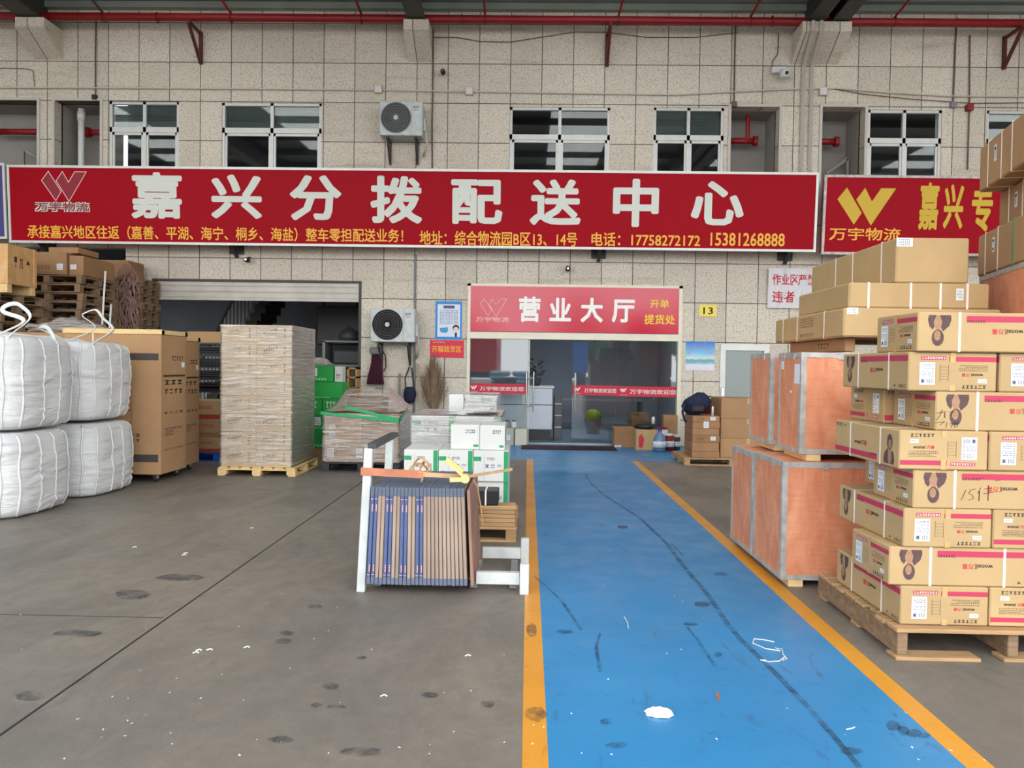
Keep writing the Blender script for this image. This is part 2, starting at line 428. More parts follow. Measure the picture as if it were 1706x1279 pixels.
for cx, cy, rx, ry in ((552, 1144, 14, 6), (527, 1175, 10, 4), (478, 1055, 12, 4), (602, 1095, 9, 3), (560, 1178, 16, 4), (472, 1068, 14, 5), (715, 1158, 15, 5), (813, 1173, 12, 6), (220, 990, 30, 9), (300, 962, 40, 6), (130, 1055, 40, 6), (525, 1010, 14, 3), (50, 1160, 26, 8), (600, 1252, 36, 8), (470, 1232, 22, 6)):
    blob(cx, cy, rx, ry, m2, .0012)
blob(893, 1190, 17, 13, m2, .0032); blob(886, 1050, 9, 12, m2, .0032)
struct('floor_oil_stains', m2, MARK)
# building front: stone-clad wall with its openings
DOORZ = 3.11
OPEN = [(-8.29, -6.91, 4.55, 6.58), (-6.06, -4.10, 4.55, 6.57), (-.43, 1.51, 4.55, 6.53), (2.35, 3.70, 4.55, 6.54), (6.45, 7.85, 4.55, 6.53), (8.70, 10.6, 4.55, 6.53),
        (-11.6, -9.71, 4.55, 6.58), (-9.36, -8.46, 4.55, 6.58), (3.83, 4.75, 4.55, 6.56), (5.57, 6.38, 4.55, 6.57),
        (-7.42, -3.28, 0, 3.11), (-14, -7.95, 0, 3.72), (-1.2, 2.97, 0, DOORZ), (3.72, 4.66, 0, 2.0)]
def wall_mesh(x0, x1, z0, z1, Y, T, op):
    xs = sorted({x0, x1} | {o[0] for o in op} | {o[1] for o in op}); zs = sorted({z0, z1} | {o[2] for o in op} | {o[3] for o in op})
    m = MB()
    for i in range(len(xs)-1):
        for j in range(len(zs)-1):
            cx, cz = (xs[i]+xs[i+1])/2, (zs[j]+zs[j+1])/2
            if any(o[0] < cx < o[1] and o[2] < cz < o[3] for o in op): continue
            a, b, c, d = xs[i], xs[i+1], zs[j], zs[j+1]
            m.quad((a, Y, c), (b, Y, c), (b, Y, d), (a, Y, d)); m.quad((b, Y+T, c), (a, Y+T, c), (a, Y+T, d), (b, Y+T, d))
    for a, b, c, d in op:
        m.quad((a, Y, c), (a, Y, d), (a, Y+T, d), (a, Y+T, c)); m.quad((b, Y, c), (b, Y+T, c), (b, Y+T, d), (b, Y, d))
        m.quad((a, Y, d), (b, Y, d), (b, Y+T, d), (a, Y+T, d)); m.quad((a, Y, c), (a, Y+T, c), (b, Y+T, c), (b, Y, c))
    return m
struct('wall_front', wall_mesh(-40, 40, 0, 9.2, W, .24, OPEN), STONE)
SIDEW = M('added_wall_render', S(186, 182, 172), .85, var=.12, sc=1)  # side walls out of view, added to cut sky light from the sides
struct('wall_added_left', MB().box(-21.4, -21, -9, W, 0, 9), SIDEW); struct('wall_added_right', MB().box(24, 24.4, -9, W, 0, 9), SIDEW)
# stone-clad corbels under the roof beams
F = lambda x0: Fr((x0, W, 0), (0, -1, 0), (0, 0, 1), (1, 0, 0))
for i, (x0, x1) in enumerate(((-9.75, -9.2), (-2.42, -1.95), (4.95, 5.85))):
    struct('wall_corbel_%d' % (i+1), MB().prism(F(x0), [(0, 7.38), (.6, 7.75), (.6, 7.93), (0, 7.93)], 0, x1-x0), STONE)
# rooms behind: loading bay, office, upstairs rooms
RWALL = M('bay_wall_paint', S(124, 128, 136), .8, var=.15, sc=1)
OWALL = M('office_wall_paint', S(150, 158, 168), .8, var=.06, sc=1)
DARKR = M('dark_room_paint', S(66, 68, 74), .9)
OFLOOR = M('office_floor', S(110, 132, 152), .3, var=.08)
def room(n, x0, x1, y0, y1, z0, z1, m, front=False):
    b = MB()
    b.quad((x0, y1, z0), (x1, y1, z0), (x1, y1, z1), (x0, y1, z1)); b.quad((x0, y0, z0), (x0, y1, z0), (x0, y1, z1), (x0, y0, z1))
    b.quad((x1, y0, z0), (x1, y0, z1), (x1, y1, z1), (x1, y1, z0)); b.quad((x0, y0, z1), (x0, y1, z1), (x1, y1, z1), (x1, y0, z1))
    if z0 > .5: b.quad((x0, y0, z0), (x1, y0, z0), (x1, y1, z0), (x0, y1, z0))
    return struct(n, b, m)
room('wall_bay_room', -16, -2.6, W+.24, 21, 0, 4.2, RWALL)
room('wall_office_room', -2.3, 3.5, W+.24, 20.5, 0, 3.3, OWALL)
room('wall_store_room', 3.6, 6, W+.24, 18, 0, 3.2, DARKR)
b = MB().box(-2.3, 3.5, W, 20.5, 0, .003); struct('floor_office', b, OFLOOR)
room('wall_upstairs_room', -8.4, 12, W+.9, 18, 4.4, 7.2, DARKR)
NICHE = M('niche_paint', S(158, 154, 148), .8, var=.08, sc=2)
for i, (a, b_) in enumerate(((-11.6, -9.71), (-9.36, -8.46), (3.83, 4.75), (5.57, 6.38))):
    room('wall_niche_%d' % (i+1), a, b_, W+.2, W+.85, 4.5, 6.58, NICHE)
# niche trims, pipes and sloping brackets
for i, (a, b_, z) in enumerate(((-11.6, -9.71, 6.58), (-9.36, -8.46, 6.58), (3.83, 4.75, 6.56), (5.57, 6.38, 6.57))):
    m = MB(); m.box(a-.05, a, W-.03, W, 4.55, z+.05); m.box(b_, b_+.05, W-.03, W, 4.55, z+.05); m.box(a, b_, W-.03, W, z, z+.05)
    struct('trim_%d' % (i+1), m, M('niche_trim', S(196, 190, 184), .6) if i == 0 else bpy.data.materials['niche_trim'])
# steel canopy roof with translucent strips, rising slightly towards the yard
ROOFM = M('roof_sheet', S(132, 140, 136), .5, .1, var=.1, sc=1)
def rz_(y): return 8.62+(W-y)*.035
skx = [-19.5, -13, -6.9, 1.5, 7.6, 14, 20.5]; sw = 1.9; xs = [-40]
for x in skx: xs += [x-sw/2, x+sw/2]
xs.append(40)
m = MB(); g = MB(); Y0, YA, YB, Y1 = -2.5, 0.0, 13.3, W
def slab(mm, a, b_, y0, y1):
    mm.hull([(x, y, rz_(y)+t) for x in (a, b_) for y in (y0, y1) for t in (0, .05)], [(0, 1, 3, 2), (4, 6, 7, 5), (0, 4, 5, 1), (2, 3, 7, 6), (0, 2, 6, 4), (1, 5, 7, 3)])
for i in range(len(xs)-1):
    if i % 2 == 0: slab(m, xs[i], xs[i+1], Y0, Y1)
    else: slab(m, xs[i], xs[i+1], Y0, YA); slab(m, xs[i], xs[i+1], YB, Y1); slab(g, xs[i], xs[i+1], YA, YB)
struct('roof', m, ROOFM); struct('roof_skylights', g, SKYL)
m = MB()
for y in (12.9, 11, 9, 7, 5, 3, 1, -1, -3): m.box(-40, 40, y-.04, y+.04, rz_(y)-.2, rz_(y)-.01)
struct('roof_purlins', m, DSTEEL)
EAVE = M('eave_beam_paint', S(134, 142, 134), .5, var=.12, sc=2)
m = MB(); m.box(-40, 40, W-.14, W-.01, 8.34, 8.46); m.box(-40, 40, W-.26, W-.02, 8.47, 8.6); struct('roof_eave_beam', m, EAVE)
for i, (x0, x1) in enumerate(((-9.72, -9.3), (-2.36, -2.02), (5.05, 5.35), (5.5, 5.8))):
    m = MB(); xm = (x0+x1)/2; y0 = W-.05
    def P(x, y, d): return (x, y, rz_(y)-.05-d)
    for d0, d1, a, b_ in ((.60, .64, x0, x1), (.04, .60, xm-.02, xm+.02), (0, .04, x0, x1)):
        m.hull([P(x, y, d) for x in (a, b_) for y in (y0, 0) for d in (d0, d1)], [(0, 1, 3, 2), (4, 6, 7, 5), (0, 4, 5, 1), (2, 3, 7, 6), (0, 2, 6, 4), (1, 5, 7, 3)])
    m.box(x0, x1, W-.55, W-.1, 7.93, 7.97)
    struct('roof_beam_%d' % (i+1), m, DSTEEL)
# upstairs windows: aluminium frame, transom, mullion, four panes
BLINDM = M('window_blind', S(150, 152, 148), .7)
def window(n, x0, x1, z0, z1, blinds=False, zt=None):
    fr = MB(); w = .05; y0, y1 = W+.02, W+.09; zt = zt or z0+(z1-z0)*.70; xm = (x0+x1)/2
    for a, b_ in ((x0, x0+w), (x1-w, x1), (xm-w*.6, xm+w*.6)): fr.box(a, b_, y0, y1, z0, z1)
    fr.box(x0, x1, y0, y1, z1-w, z1); fr.box(x0, x1, y0, y1, zt-.08, zt+.02); fr.box(x0, x1, y0, y1, z0, z0+w)
    for a, b_ in ((x0+w, xm-.03), (xm+.03, x1-w)):
        fr.box(a, a+.04, y0+.02, y1, z0+w, zt-.08); fr.box(b_-.04, b_, y0+.02, y1, z0+w, zt-.08); fr.box(a, b_, y0+.02, y1, zt-.13, zt-.08)
    f = struct('window_%d' % n, fr, ALU)
    MB().box(x0+w, x1-w, W+.055, W+.06, z0+w, z1-w).build('pane', WGLASS, f)
    if blinds:
        b_ = MB(); z = zt+.05
        while z < z1-.06: b_.box(x0+.06, x1-.06, W+.12, W+.14, z, z+.028); z += .035
        b_.build('blind', BLINDM, f)
for i, o in enumerate(OPEN[:6]): window(i+1, o[0], o[1], o[2], o[3], i in (0, 1, 3), (6.07, 6.07, 5.99, 6.0, 5.98, 5.98)[i])
# half-open roller shutter
m = MB(); z = 2.76; k = 0
while z < 3.10:
    m.box(-7.36, -3.32, W+.05, W+.07, z, z+.117, .0); m.box(-7.36, -3.32, W+.035, W+.07, z+.02, z+.065); z += .115
m.box(-7.36, -3.32, W+.03, W+.09, 2.72, 2.76)
sh = struct('door_1', m, M('shutter_slats', S(196, 190, 180), .5, .1, var=.15, sc=3))
m = MB(); m.box(-7.42, -7.34, W-.02, W+.16, 0, 3.11); m.box(-3.34, -3.28, W+.01, W+.16, 0, 3.11); m.box(-7.42, -3.28, W-.01, W+.03, 3.09, 3.13)
m.build('guide_rail', DSTEEL, sh)
# glass entrance
m = MB(); yf = W-.03
for a, b_, c, d in ((-1.2, -1.14, 0, DOORZ), (2.90, 2.97, 0, DOORZ), (-1.2, 2.97, DOORZ-.05, DOORZ), (-1.14, 2.90, 2.04, 2.17)): m.box(a, b_, yf, W+.12, c, d)
m.box(-1.14, 2.9, W+.0, W+.1, 0, .012)
dr = struct('door_2', m, M('entrance_frame', S(222, 216, 196), .45, .1, var=.06, sc=5))
SPL = ((-1.14, .0, W+.05), (.86, 1.72, W+.02), (1.72, 2.90, W+.05))
for a, b_, y in SPL: MB().box(a+.004, b_-.004, y, y+.012, .015, 2.035).build('glass_panel', GLASS, dr)
for a, b_, px in ((-.02, -.02, 0), (.9, .9, 0)):
    h = MB(); xx = a+.02 if px == 0 else a
    for q in ((xx, ) if a > 0 else (xx-.03, xx+.11)):
        h.tube([(q, W-.03, .63), (q, W-.03, 1.40)], .014)
    if a < 0: h.tube([(xx-.03, W-.03, 1.28), (xx+.11, W-.03, 1.28)], .01); h.tube([(xx-.03, W-.03, .74), (xx+.11, W-.03, .74)], .01)
    else:
        for z in (.74, 1.28): h.tube([(xx, W-.03, z), (xx, W+.05, z)], .01)
    h.build('pull_handle', CHROME, dr)
MB().box(-.0, .03, W+.03, W+.07, 0.01, 2.04).build('door_edge', STEEL, dr)
def wlogo(m, F, a, b, w, e=.002, line=0):
    L = [(0, .202), (.155, 0), (.428, .434), (.302, .636)]; Rr = [(.325, .206), (.468, .004), (.596, .236), (.743, .008), (1, .008), (.596, .649)]
    for pl in (L, Rr):
        P = [(a+x*w, b-y*w) for x, y in pl]
        if not line: 
            if len(P) == 6: m.poly(F, P[:3][::-1]+[P[5]] if False else [P[0], P[5], P[2], P[1]], e); m.poly(F, [P[2], P[5], P[4], P[3]], e)
            else: m.poly(F, P[::-1], e)
        else:
            for i in range(len(P)):
                p, q = Vector(P[i]), Vector(P[(i+1) % len(P)]); d = (q-p).normalized(); n = Vector((-d.y, d.x))*line
                p = p-d*line; q = q+d*line
                m.poly(F, [tuple(p-n), tuple(q-n), tuple(q+n), tuple(p+n)], e)
    return m
BAND = M('red_glass_film', S(200, 32, 62), .5)
for (a, b_, y), (z0, z1), (p0, p1), (l0) in zip(SPL, ((.97, 1.16), (.965, 1.155), (.95, 1.15)), (((799, 873)), (973, 1027), (1049, 1127)), (784, 956, 1033)):
    F0 = Fr((0, y-.003, 0), (1, 0, 0), (0, 0, 1), (0, -1, 0))
    s_ = MB().box(a+.006, b_-.006, y-.003, y-.0015, z0, z1).build('film_strip', BAND, dr)
    t = MB(); t.text(F0, '万宇物流欢迎您', at(p0, 650, y).x, at(p1, 650, y).x, z0+.05, z1-.055, .002)
    x = at(l0, 650, y).x; wlogo(t, F0, x, z1-.04, .13, .002); t.scrawl(F0, x, x+.14, z0+.02, z0+.04, 6, R, .002)
    t.build('lettering', SIGNWH, s_)
# small aluminium door on the right
m = MB()
for a, b_, c, d in ((3.72, 3.82, 0, 2.0), (4.56, 4.66, 0, 2.0), (3.82, 4.56, 1.88, 2.0), (3.82, 4.56, 0, .12), (3.82, 4.56, .86, .95)): m.box(a, b_, W-.03, W+.06, c, d)
d3 = struct('door_3', m, ALU)
MB().box(3.80, 4.58, W+.01, W+.03, .1, 1.9).build('frosted_pane', FROST, d3)
MB().box(3.74, 3.80, W-.06, W-.03, .98, 1.16, .005).build('door_handle', CHROME, d3)
# ============================================================ SIGNS
SP0 = Vector((0, 14.27, 3.9)); SN = Vector((0, -1, -.055)).normalized(); SU = Vector((1, 0, 0)); SV = SU.cross(-SN) if False else Vector((0, -.055, 1)).normalized()
def sign(name, label, corners, red, frame_m, thick=.16, cat='sign', supports=()):
    (xl, yt), (xr, yt2), (xr2, yb2), (xl2, yb) = corners
    c = [hitp(*q, SP0, SN) for q in corners]
    x0 = (c[0].x+c[3].x)/2; x1 = (c[1].x+c[2].x)/2
    z = lambda p: (p-SP0).dot(SV)
    v0 = (z(c[2])+z(c[3]))/2; v1 = (z(c[0])+z(c[1]))/2
    F0 = Fr(SP0+SV*v0+Vector((x0, 0, 0)), SU, SV, SN)
    t = thing(name, label, cat, tuple(F0.p((x1-x0)/2, 0, -thick)))
    w, h = x1-x0, v1-v0
    MB().prism(F0, [(.03, .03), (w-.03, .03), (w-.03, h-.03), (.03, h-.03)], -thick, 0).build('face_panel', red, t)
    m = MB(); k = .045
    for P in ([(0, 0), (w, 0), (w, k), (0, k)], [(0, h-k), (w, h-k), (w, h), (0, h)], [(0, k), (k, k), (k, h-k), (0, h-k)], [(w-k, k), (w, k), (w, h-k), (w-k, h-k)]): m.prism(F0, P, -.03, .012)
    m.build('frame', frame_m, t)
    return t, F0, w, h
def uv(F0, x, y):
    p = hitp(x, y, SP0, SN)-F0.o; return p.dot(F0.u), p.dot(F0.v)
def fit(m, F0, body, x0, x1, y0, y1, e=.004):
    a0, b0 = uv(F0, x0, y1); a1, b1 = uv(F0, x1, y0); return m.text(F0, body, a0, a1, b0, b1, e)
t, F0, w, h = sign('main_sign', 'long red distribution-centre sign with big white characters above the shutter and glass entrance', [(13, 272), (1365, 290), (1358, 421), (14, 403)], SIGNRED, ALU)
for ch, x0, x1, y0, y1 in zip(BIG, (219, 352, 483, 617, 751, 882, 1020, 1150), (303, 436, 569, 704, 838, 969, 1099, 1241), (287, 291, 292, 293, 299, 299, 298, 302), (364, 364, 367, 372, 373, 375, 378, 375)): fit(MB(), F0, ch, x0, x1, y0, y1).build('headline_character', SIGNWH, t)
for s_, x0, x1, y0, y1 in zip(LINE, (46, 699, 985, 1183), (672, 962, 1167, 1308), (381, 386.5, 388.5, 388.5), (397, 408, 410, 409.5)): 
    fit(MB(), F0, s_, x0, x1, y0, y1).build('contact_lettering', SIGNYE, t)
a, b_ = uv(F0, 69, 285); a2, _ = uv(F0, 144, 285)
wlogo(MB(), F0, a, b_, a2-a, .003).build('logo_fill', LOGOFILL, t)
wlogo(MB(), F0, a, b_, a2-a, .005, .007).build('logo_outline', LOGOLINE, t)
m = MB()
for dx in (-2, 2):
    for dy in (-1.6, 1.6): fit(m, F0, '万宇物流', 60+dx, 148+dx, 338+dy, 351+dy, .003)
m.build('name_outline', SIGNWH, t)
fit(MB(), F0, '万宇物流', 60, 148, 338, 351, .006).build('name_lettering', LOGOFILL, t)
for px in (62, 383, 1000, 1318):
    m = MB(); x = at(px, 420, 14.4).x
    for zz in (3.76, 5.1): m.box(x-.04, x+.04, 14.36, W, zz, zz+.07)
    m.bar((x, W, 3.56), (x, 14.42, 3.79), .06, .05)
    m.box(x-.14, x+.14, W-.05, W, 3.62, 3.84); m.build('support_bracket', DSTEEL, t)
t, F1, w, h = sign('company_sign', 'red sign with solid gold W logo right of the long main sign', [(1371, 290), (1902, 297), (1894, 430), (1371, 423)], SIGNRED, M('chipped_frame', S(200, 190, 186), .5, var=.4, sc=14))
m = MB(); a, b_ = uv(F1, 1396, 312); a2, _ = uv(F1, 1493, 312); wlogo(m, F1, a, b_, a2-a, .004)
m.build('logo', LOGOYE, t)
for ch, x0, x1, y0, y1 in (('嘉', 1529, 1566, 304, 383), ('兴', 1570, 1607, 307, 381), ('专', 1616, 1656, 309, 386)): fit(MB(), F1, ch, x0, x1, y0, y1).build('headline_character', LOGOYE, t)
fit(MB(), F1, '万宇物流', 1381, 1501, 380, 400).build('name_lettering', SIGNYE, t)
t, F2, w, h = sign('neighbour_sign', 'blue-violet end of the neighbouring sign left of the long red sign', [(-420, 267), (9, 272), (11, 398), (-420, 393)], M('sign_violet', S(66, 58, 128), .4), ALU)
# header sign of the entrance
ysg = W-.035; Fh = Fr((0, ysg, 0), (1, 0, 0), (0, 0, 1), (0, -1, 0))
t = thing('entrance_sign', 'red glazed business-hall sign over the glass entrance doors', 'sign', (.88, ysg, 2.18))
MB().box(-1.14, 2.9, ysg, W+.03, 2.18, 3.06).build('face_panel', M('entrance_sign_red', S(206, 40, 66), .14, var=.05, sc=1, spec=.5), t)
def pf(m, body, x0, x1, y0, y1, e=.003, F=Fh, Y=ysg):
    p, q = at(x0, y1, Y), at(x1, y0, Y); return m.text(F, body, p.x-F.o.x, q.x-F.o.x, p.z-F.o.z, q.z-F.o.z, e)
ESW = M('entrance_sign_white', S(244, 246, 240), .5)
for ch, x0, x1, y0, y1 in zip('营业大厅', (864, 915, 967, 1019), (901, 952, 1005, 1058), (494, 496, 496, 499), (536, 535, 537, 537)): pf(MB(), ch, x0, x1, y0, y1).build('headline_character', ESW, t)
BYE = M('sign_bright_yellow', S(244, 214, 60), .5)
pf(MB(), '开单', 1083, 1115, 499, 513).build('counter_lettering', BYE, t); pf(MB(), '提货处', 1073, 1125, 524, 540).build('counter_lettering', BYE, t)
p = at(800, 497, ysg); q = at(845, 497, ysg)
m = wlogo(MB(), Fh, p.x, p.z, q.x-p.x, .003, .006); pf(m, '万宇物流', 792, 848, 528, 536); m.build('logo_outline', LOGOLINE, t)
# notices on the wall
def flat(name, label, cat, x0, x1, y0, y1, m, Y=W-.012, th=.008):
    a, b_ = at(x0, y1, Y), at(x1, y0, Y); t = thing(name, label, cat, ((a.x+b_.x)/2, Y+th, a.z))
    MB().box(a.x, b_.x, Y, Y+th, a.z, b_.z).build('sheet', m, t)
    return t, Fr((a.x, Y, a.z), (1, 0, 0), (0, 0, 1), (0, -1, 0)), b_.x-a.x, b_.z-a.z
t, F3, w, h = flat('health_poster', 'blue-bordered notice with a face mask drawing beside the entrance', 'poster', 725, 770, 502, 565, M('poster_blue', S(46, 138, 214), .5))
MB().rect(F3, w*.08, w*.93, h*.07, h*.92, .002).build('white_field', M('poster_white', S(216, 224, 240), .6), t)
m = MB().rect(F3, w*.3, w*.72, h*.81, h*.89, .003)
for i in range(7): m.scrawl(F3, w*.16, w*.86, h*(.73-i*.055), h*(.765-i*.055), 12 if i else 8, R, .003)
m.build('printed_text', M('poster_text', S(92, 96, 128), .7), t)
m = MB().poly(F3, [(w*.16, h*.3), (w*.2, h*.18), (w*.42, h*.17), (w*.48, h*.22), (w*.47, h*.32)], .003); m.build('mask_drawing', M('mask_blue', S(86, 158, 200), .7), t)
m = MB()
c = (w*.78, h*.3); m.poly(F3, [(c[0]+math.cos(a*PI/6)*w*.13, c[1]+math.sin(a*PI/6)*h*.085) for a in range(12)], .003); m.rect(F3, w*.74, w*.82, h*.07, h*.18, .003)
m.build('figure_hair', M('poster_dark', S(52, 44, 52), .7), t)
MB().poly(F3, [(c[0]+math.cos(a*PI/6)*w*.10, c[1]-h*.03+math.sin(a*PI/6)*h*.06) for a in range(12)], .004).build('figure_face', M('poster_skin', S(232, 200, 184), .7), t)
t, F3, w, h = flat('inspection_notice', 'small red notice with yellow characters below the blue-bordered mask poster', 'notice', 716, 773, 567, 595, M('notice_red', S(214, 40, 66), .5))
m = MB().text(F3, '开箱验货区', w*.06, w*.93, h*.3, h*.68, .002); m.build('lettering', SIGNYE, t)
MB().scrawl(F3, w*.08, w*.45, h*.84, h*.9, 9, R, .002).build('heading', SIGNWH, t)
t, F3, w, h = flat('number_plate', 'small yellow wall plate with the number 13', 'plate', 1165, 1194, 508, 527, M('plate_yellow', S(238, 218, 92), .5))
MB().text(F3, '13', w*.22, w*.8, h*.2, h*.8, .002).build('numerals', INK, t)
def m_scene():
    m, nt, b = newmat('landscape_print'); k = NT(nt); x, y, z = k.xyz(k.co(which='Generated'))
    r = k.n('ValToRGB'); e = r.color_ramp.elements; e[0].position = 0; e[0].color = (*S(214, 210, 222), 1); e[1].position = 1; e[1].color = (*S(28, 108, 200), 1)
    for p, c in ((.2, S(222, 222, 232)), (.27, S(120, 176, 206)), (.36, S(96, 170, 150)), (.42, S(205, 220, 220)), (.6, S(120, 190, 230))): q = e.new(p); q.color = (*c, 1)
    f = k.math('ADD', z, k.math('MULTIPLY', k.math('SUBTRACT', k.noise(8, 3), .5), .16)); k.l(f, r.inputs[0]); k.l(r.outputs[0], b.inputs['Base Color']); b.inputs['Roughness'].default_value = .4
    return m
t, F3, w, h = flat('landscape_poster', 'blue sky poster with an arch of red characters left of the small aluminium door', 'poster', 1142, 1191, 569, 617, m_scene())
m = MB()
for i in range(9):
    a = PI*(.9-.8*i/8); cx, cy = w*(.5+.38*math.cos(a)), h*(.5+.36*math.sin(a)); d = w*.038
    Fq = Fr(F3.p(cx, cy, 0), (math.sin(a), 0, -math.cos(a)), (math.cos(a), 0, math.sin(a)), (0, -1, 0)); m.scrawl(Fq, -d, d, -d, d, 2, R, .002)
m.build('arched_lettering', M('poster_pink', S(228, 90, 120), .6), t)
# wrinkled warning banner
Yb = W-.03; p, q = at(1278, 513, Yb), at(1402, 448, Yb)
t = thing('warning_banner', 'wrinkled white banner with red warning characters beside the stacked long cartons', 'banner', ((p.x+q.x)/2, W, p.z))
nx, nz = 40, 14; vs = []; fs = []
def bz(x, z): return .02*math.sin(x*26+z*5)+.012*math.sin(x*47-z*9)
for j in range(nz+1):
    for i in range(nx+1):
        x = p.x+(q.x-p.x)*i/nx; z = p.z+(q.z-p.z)*j/nz; vs.append((x, Yb-.03+bz(x, z)*.7, z))
for j in range(nz):
    for i in range(nx): a = j*(nx+1)+i; fs.append((a, a+1, a+nx+2, a+nx+1))
MB().add(vs, fs).build('cloth', M('banner_cloth', S(216, 214, 216), .4, var=.06), t, True)
m = MB(); Fb = Fr((0, Yb-.055, 0), (1, 0, 0), (0, 0, 1), (0, -1, 0))
for s_, x0, x1, y0, y1 in (('作业区严禁', 1286, 1358, 457, 475), ('违者', 1285, 1323, 485, 504)): 
    a, b_ = at(x0, y1, Yb), at(x1, y0, Yb); m.text(Fb, s_, a.x, b_.x, a.z, b_.z, 0)
m.v = [Vector((v.x, Yb-.034+bz(v.x, v.z)*.7, v.z)) for v in m.v]
m.build('lettering', M('banner_red', S(196, 40, 64), .6), t)
# ============================================================ FITTINGS ON THE WALL
YP = W-.42; ZP = 8.0
t = thing('fire_pipe', 'thick red sprinkler main running the whole width high on the wall', 'pipe', (0, YP, ZP))
MB().tube([(-14, YP, ZP+.03), (-5, YP, ZP+.02), (5, YP, ZP), (14, YP, ZP-.02)], .076, 14).build('pipe_run', REDPIPE, t, True)
for px, dx in ((172, -.55), (385, -.5), (602, -.3), (808, -.05), (1030, .25), (1250, .45), (1490, .6)):
    x = at(px, 43, YP).x; m = MB()
    m.tube([(x, YP, ZP+.09), (x+dx*.6, YP-.62, rz_(YP-.6)-.05)], .022)
    m.build('hanger_rod', REDPIPE if px > 300 else MAROONST, t)
for px in (172, 262, 385, 602, 770, 808, 1030, 1250, 1286, 1490):
    x = at(px, 43, YP).x; MB().tube([(x, YP+math.cos(a)*.085, ZP+.01+math.sin(a)*.09) for a in [i*PI/6 for i in range(12)]], .012, 6, True).build('pipe_clamp', MAROONST, t)
def tri(px, Y=W):
    x = at(px, 60, W).x; m = MB()
    m.bar((x, W-.04, 7.30), (x, W-.04, 7.92), .06, .06); m.bar((x, W-.04, 7.88), (x, YP-.15, 7.88), .05, .05); m.bar((x, W-.06, 7.34), (x, YP-.15, 7.86), .05, .05)
    m.build('wall_bracket', MAROONST, t)
for px in (336, 1012, 1672): tri(px)
m = MB(); x = at(82, 55, W).x; m.bar((x-.35, YP-.1, 7.9), (x+.12, W-.02, 7.72), .05, .05); m.build('wall_bracket', DSTEEL, t)
# conduits: horizontal cable duct and drops
def conduit(label, pts, r, m, cat='conduit', name='cable_conduit', extra=()):
    P = [Vector(at(x, y, W-.03)) for x, y in pts]
    t = thing(name, label, cat, (P[0].x, W, P[0].z)); MB().tube(P, r, 8).build('tube', m, t)
    for nm, mb_, mm in extra: mb_.build(nm, mm, t)
    return t
conduit('pale horizontal cable duct sagging across the whole upper wall', [(-20, 146), (300, 147), (620, 150), (800, 153), (1130, 158), (1180, 155), (1300, 149), (1390, 147), (1480, 154), (1580, 160), (1720, 161)], .016, CONDUIT)
DC = M('dark_conduit', S(104, 84, 78), .55)
def bx_at(x, y, s=.05, d=.07): p = at(x, y, W-.03); return MB().box(p.x-s, p.x+s, W-d, W, p.z-s, p.z+s, .004)
conduit('thin dark conduit with a small black box right of the left niches', [(160, 22), (159, 90), (159, 160)], .014, DC, extra=[('junction_box', bx_at(158, 162, .045), BLACK)])
conduit('thin dark conduit beside the wall air conditioner and small black camera', [(722, 50), (721, 138), (720, 200), (720, 280)], .014, DC)
conduit('thin dark conduit ending in a black box above the right niche', [(1226, 26), (1224, 100), (1223, 172)], .014, DC, extra=[('junction_box', bx_at(1223, 174, .05), DC)])
conduit('thin dark conduit ending in a grey box above the right window', [(1595, 30), (1592, 70), (1588, 172)], .016, DC, extra=[('junction_box', bx_at(1588, 175, .055), GREY)])
conduit('dark conduit with a bright red alarm box near the right window', [(1616, 58), (1615, 180), (1612, 282)], .014, DC, extra=[('alarm_box', bx_at(1614, 180, .06, .1), REDPIPE)])
conduit('grey conduit beside the lower air conditioner down to the floor', [(692, 424), (691, 560), (690, 690), (689, 740)], .02, GREY)
for k, (px, w_) in enumerate(((1336, .02), (1350, .022))):
    x = at(px, 180, W).x; xt = at(px+16, 60, 14.2).x
    P = [(xt, W-.645, 7.92), (xt, W-.645, 7.75), (x, W-.05, 7.33), (x, W-.04, 4.4)]
    t = thing('cable_duct', ('left' if k == 0 else 'right')+' one of two pale cable ducts bending down the right corbel and wall', 'conduit', (x, W, 4.4), 0, 'cable ducts on the right corbel')
    MB().tube(P, .035, 4).build('duct', CONDUIT, t)
sag = [(722, 62), (760, 62), (800, 69), (850, 70), (900, 62), (960, 53), (1010, 54), (1080, 62), (1160, 62), (1230, 54)]
conduit('thin slack cable hanging in shallow curves under the red pipe', sag, .007, DC, 'cable', 'slack_cable')
conduit('thin cable loose along the right wall under the pale duct', [(1390, 148), (1440, 157), (1520, 165), (1620, 172), (1706, 171)], .008, DC, 'cable', 'loose_cable')
conduit('thin cable bent along the upper left wall', [(-5, 113), (40, 114), (55, 117), (58, 148)], .007, DC, 'cable', 'bent_cable')
for px, py, lb in ((631, 150, 'square white junction box above the upper air conditioner'), (782, 153, 'square white junction box right of the upper air conditioner'), (1370, 154, 'small white junction box on the duct below the right corbel')):
    p = at(px, py, W); t = thing('junction_box', lb, 'junction box', (p.x, W, p.z-.07))
    MB().box(p.x-.075, p.x+.075, W-.07, W, p.z-.075, p.z+.075, .006).build('box', CONDUIT, t); MB().box(p.x-.06, p.x+.06, W-.075, W-.07, p.z-.06, p.z+.06).build('lid', WHITEP, t)
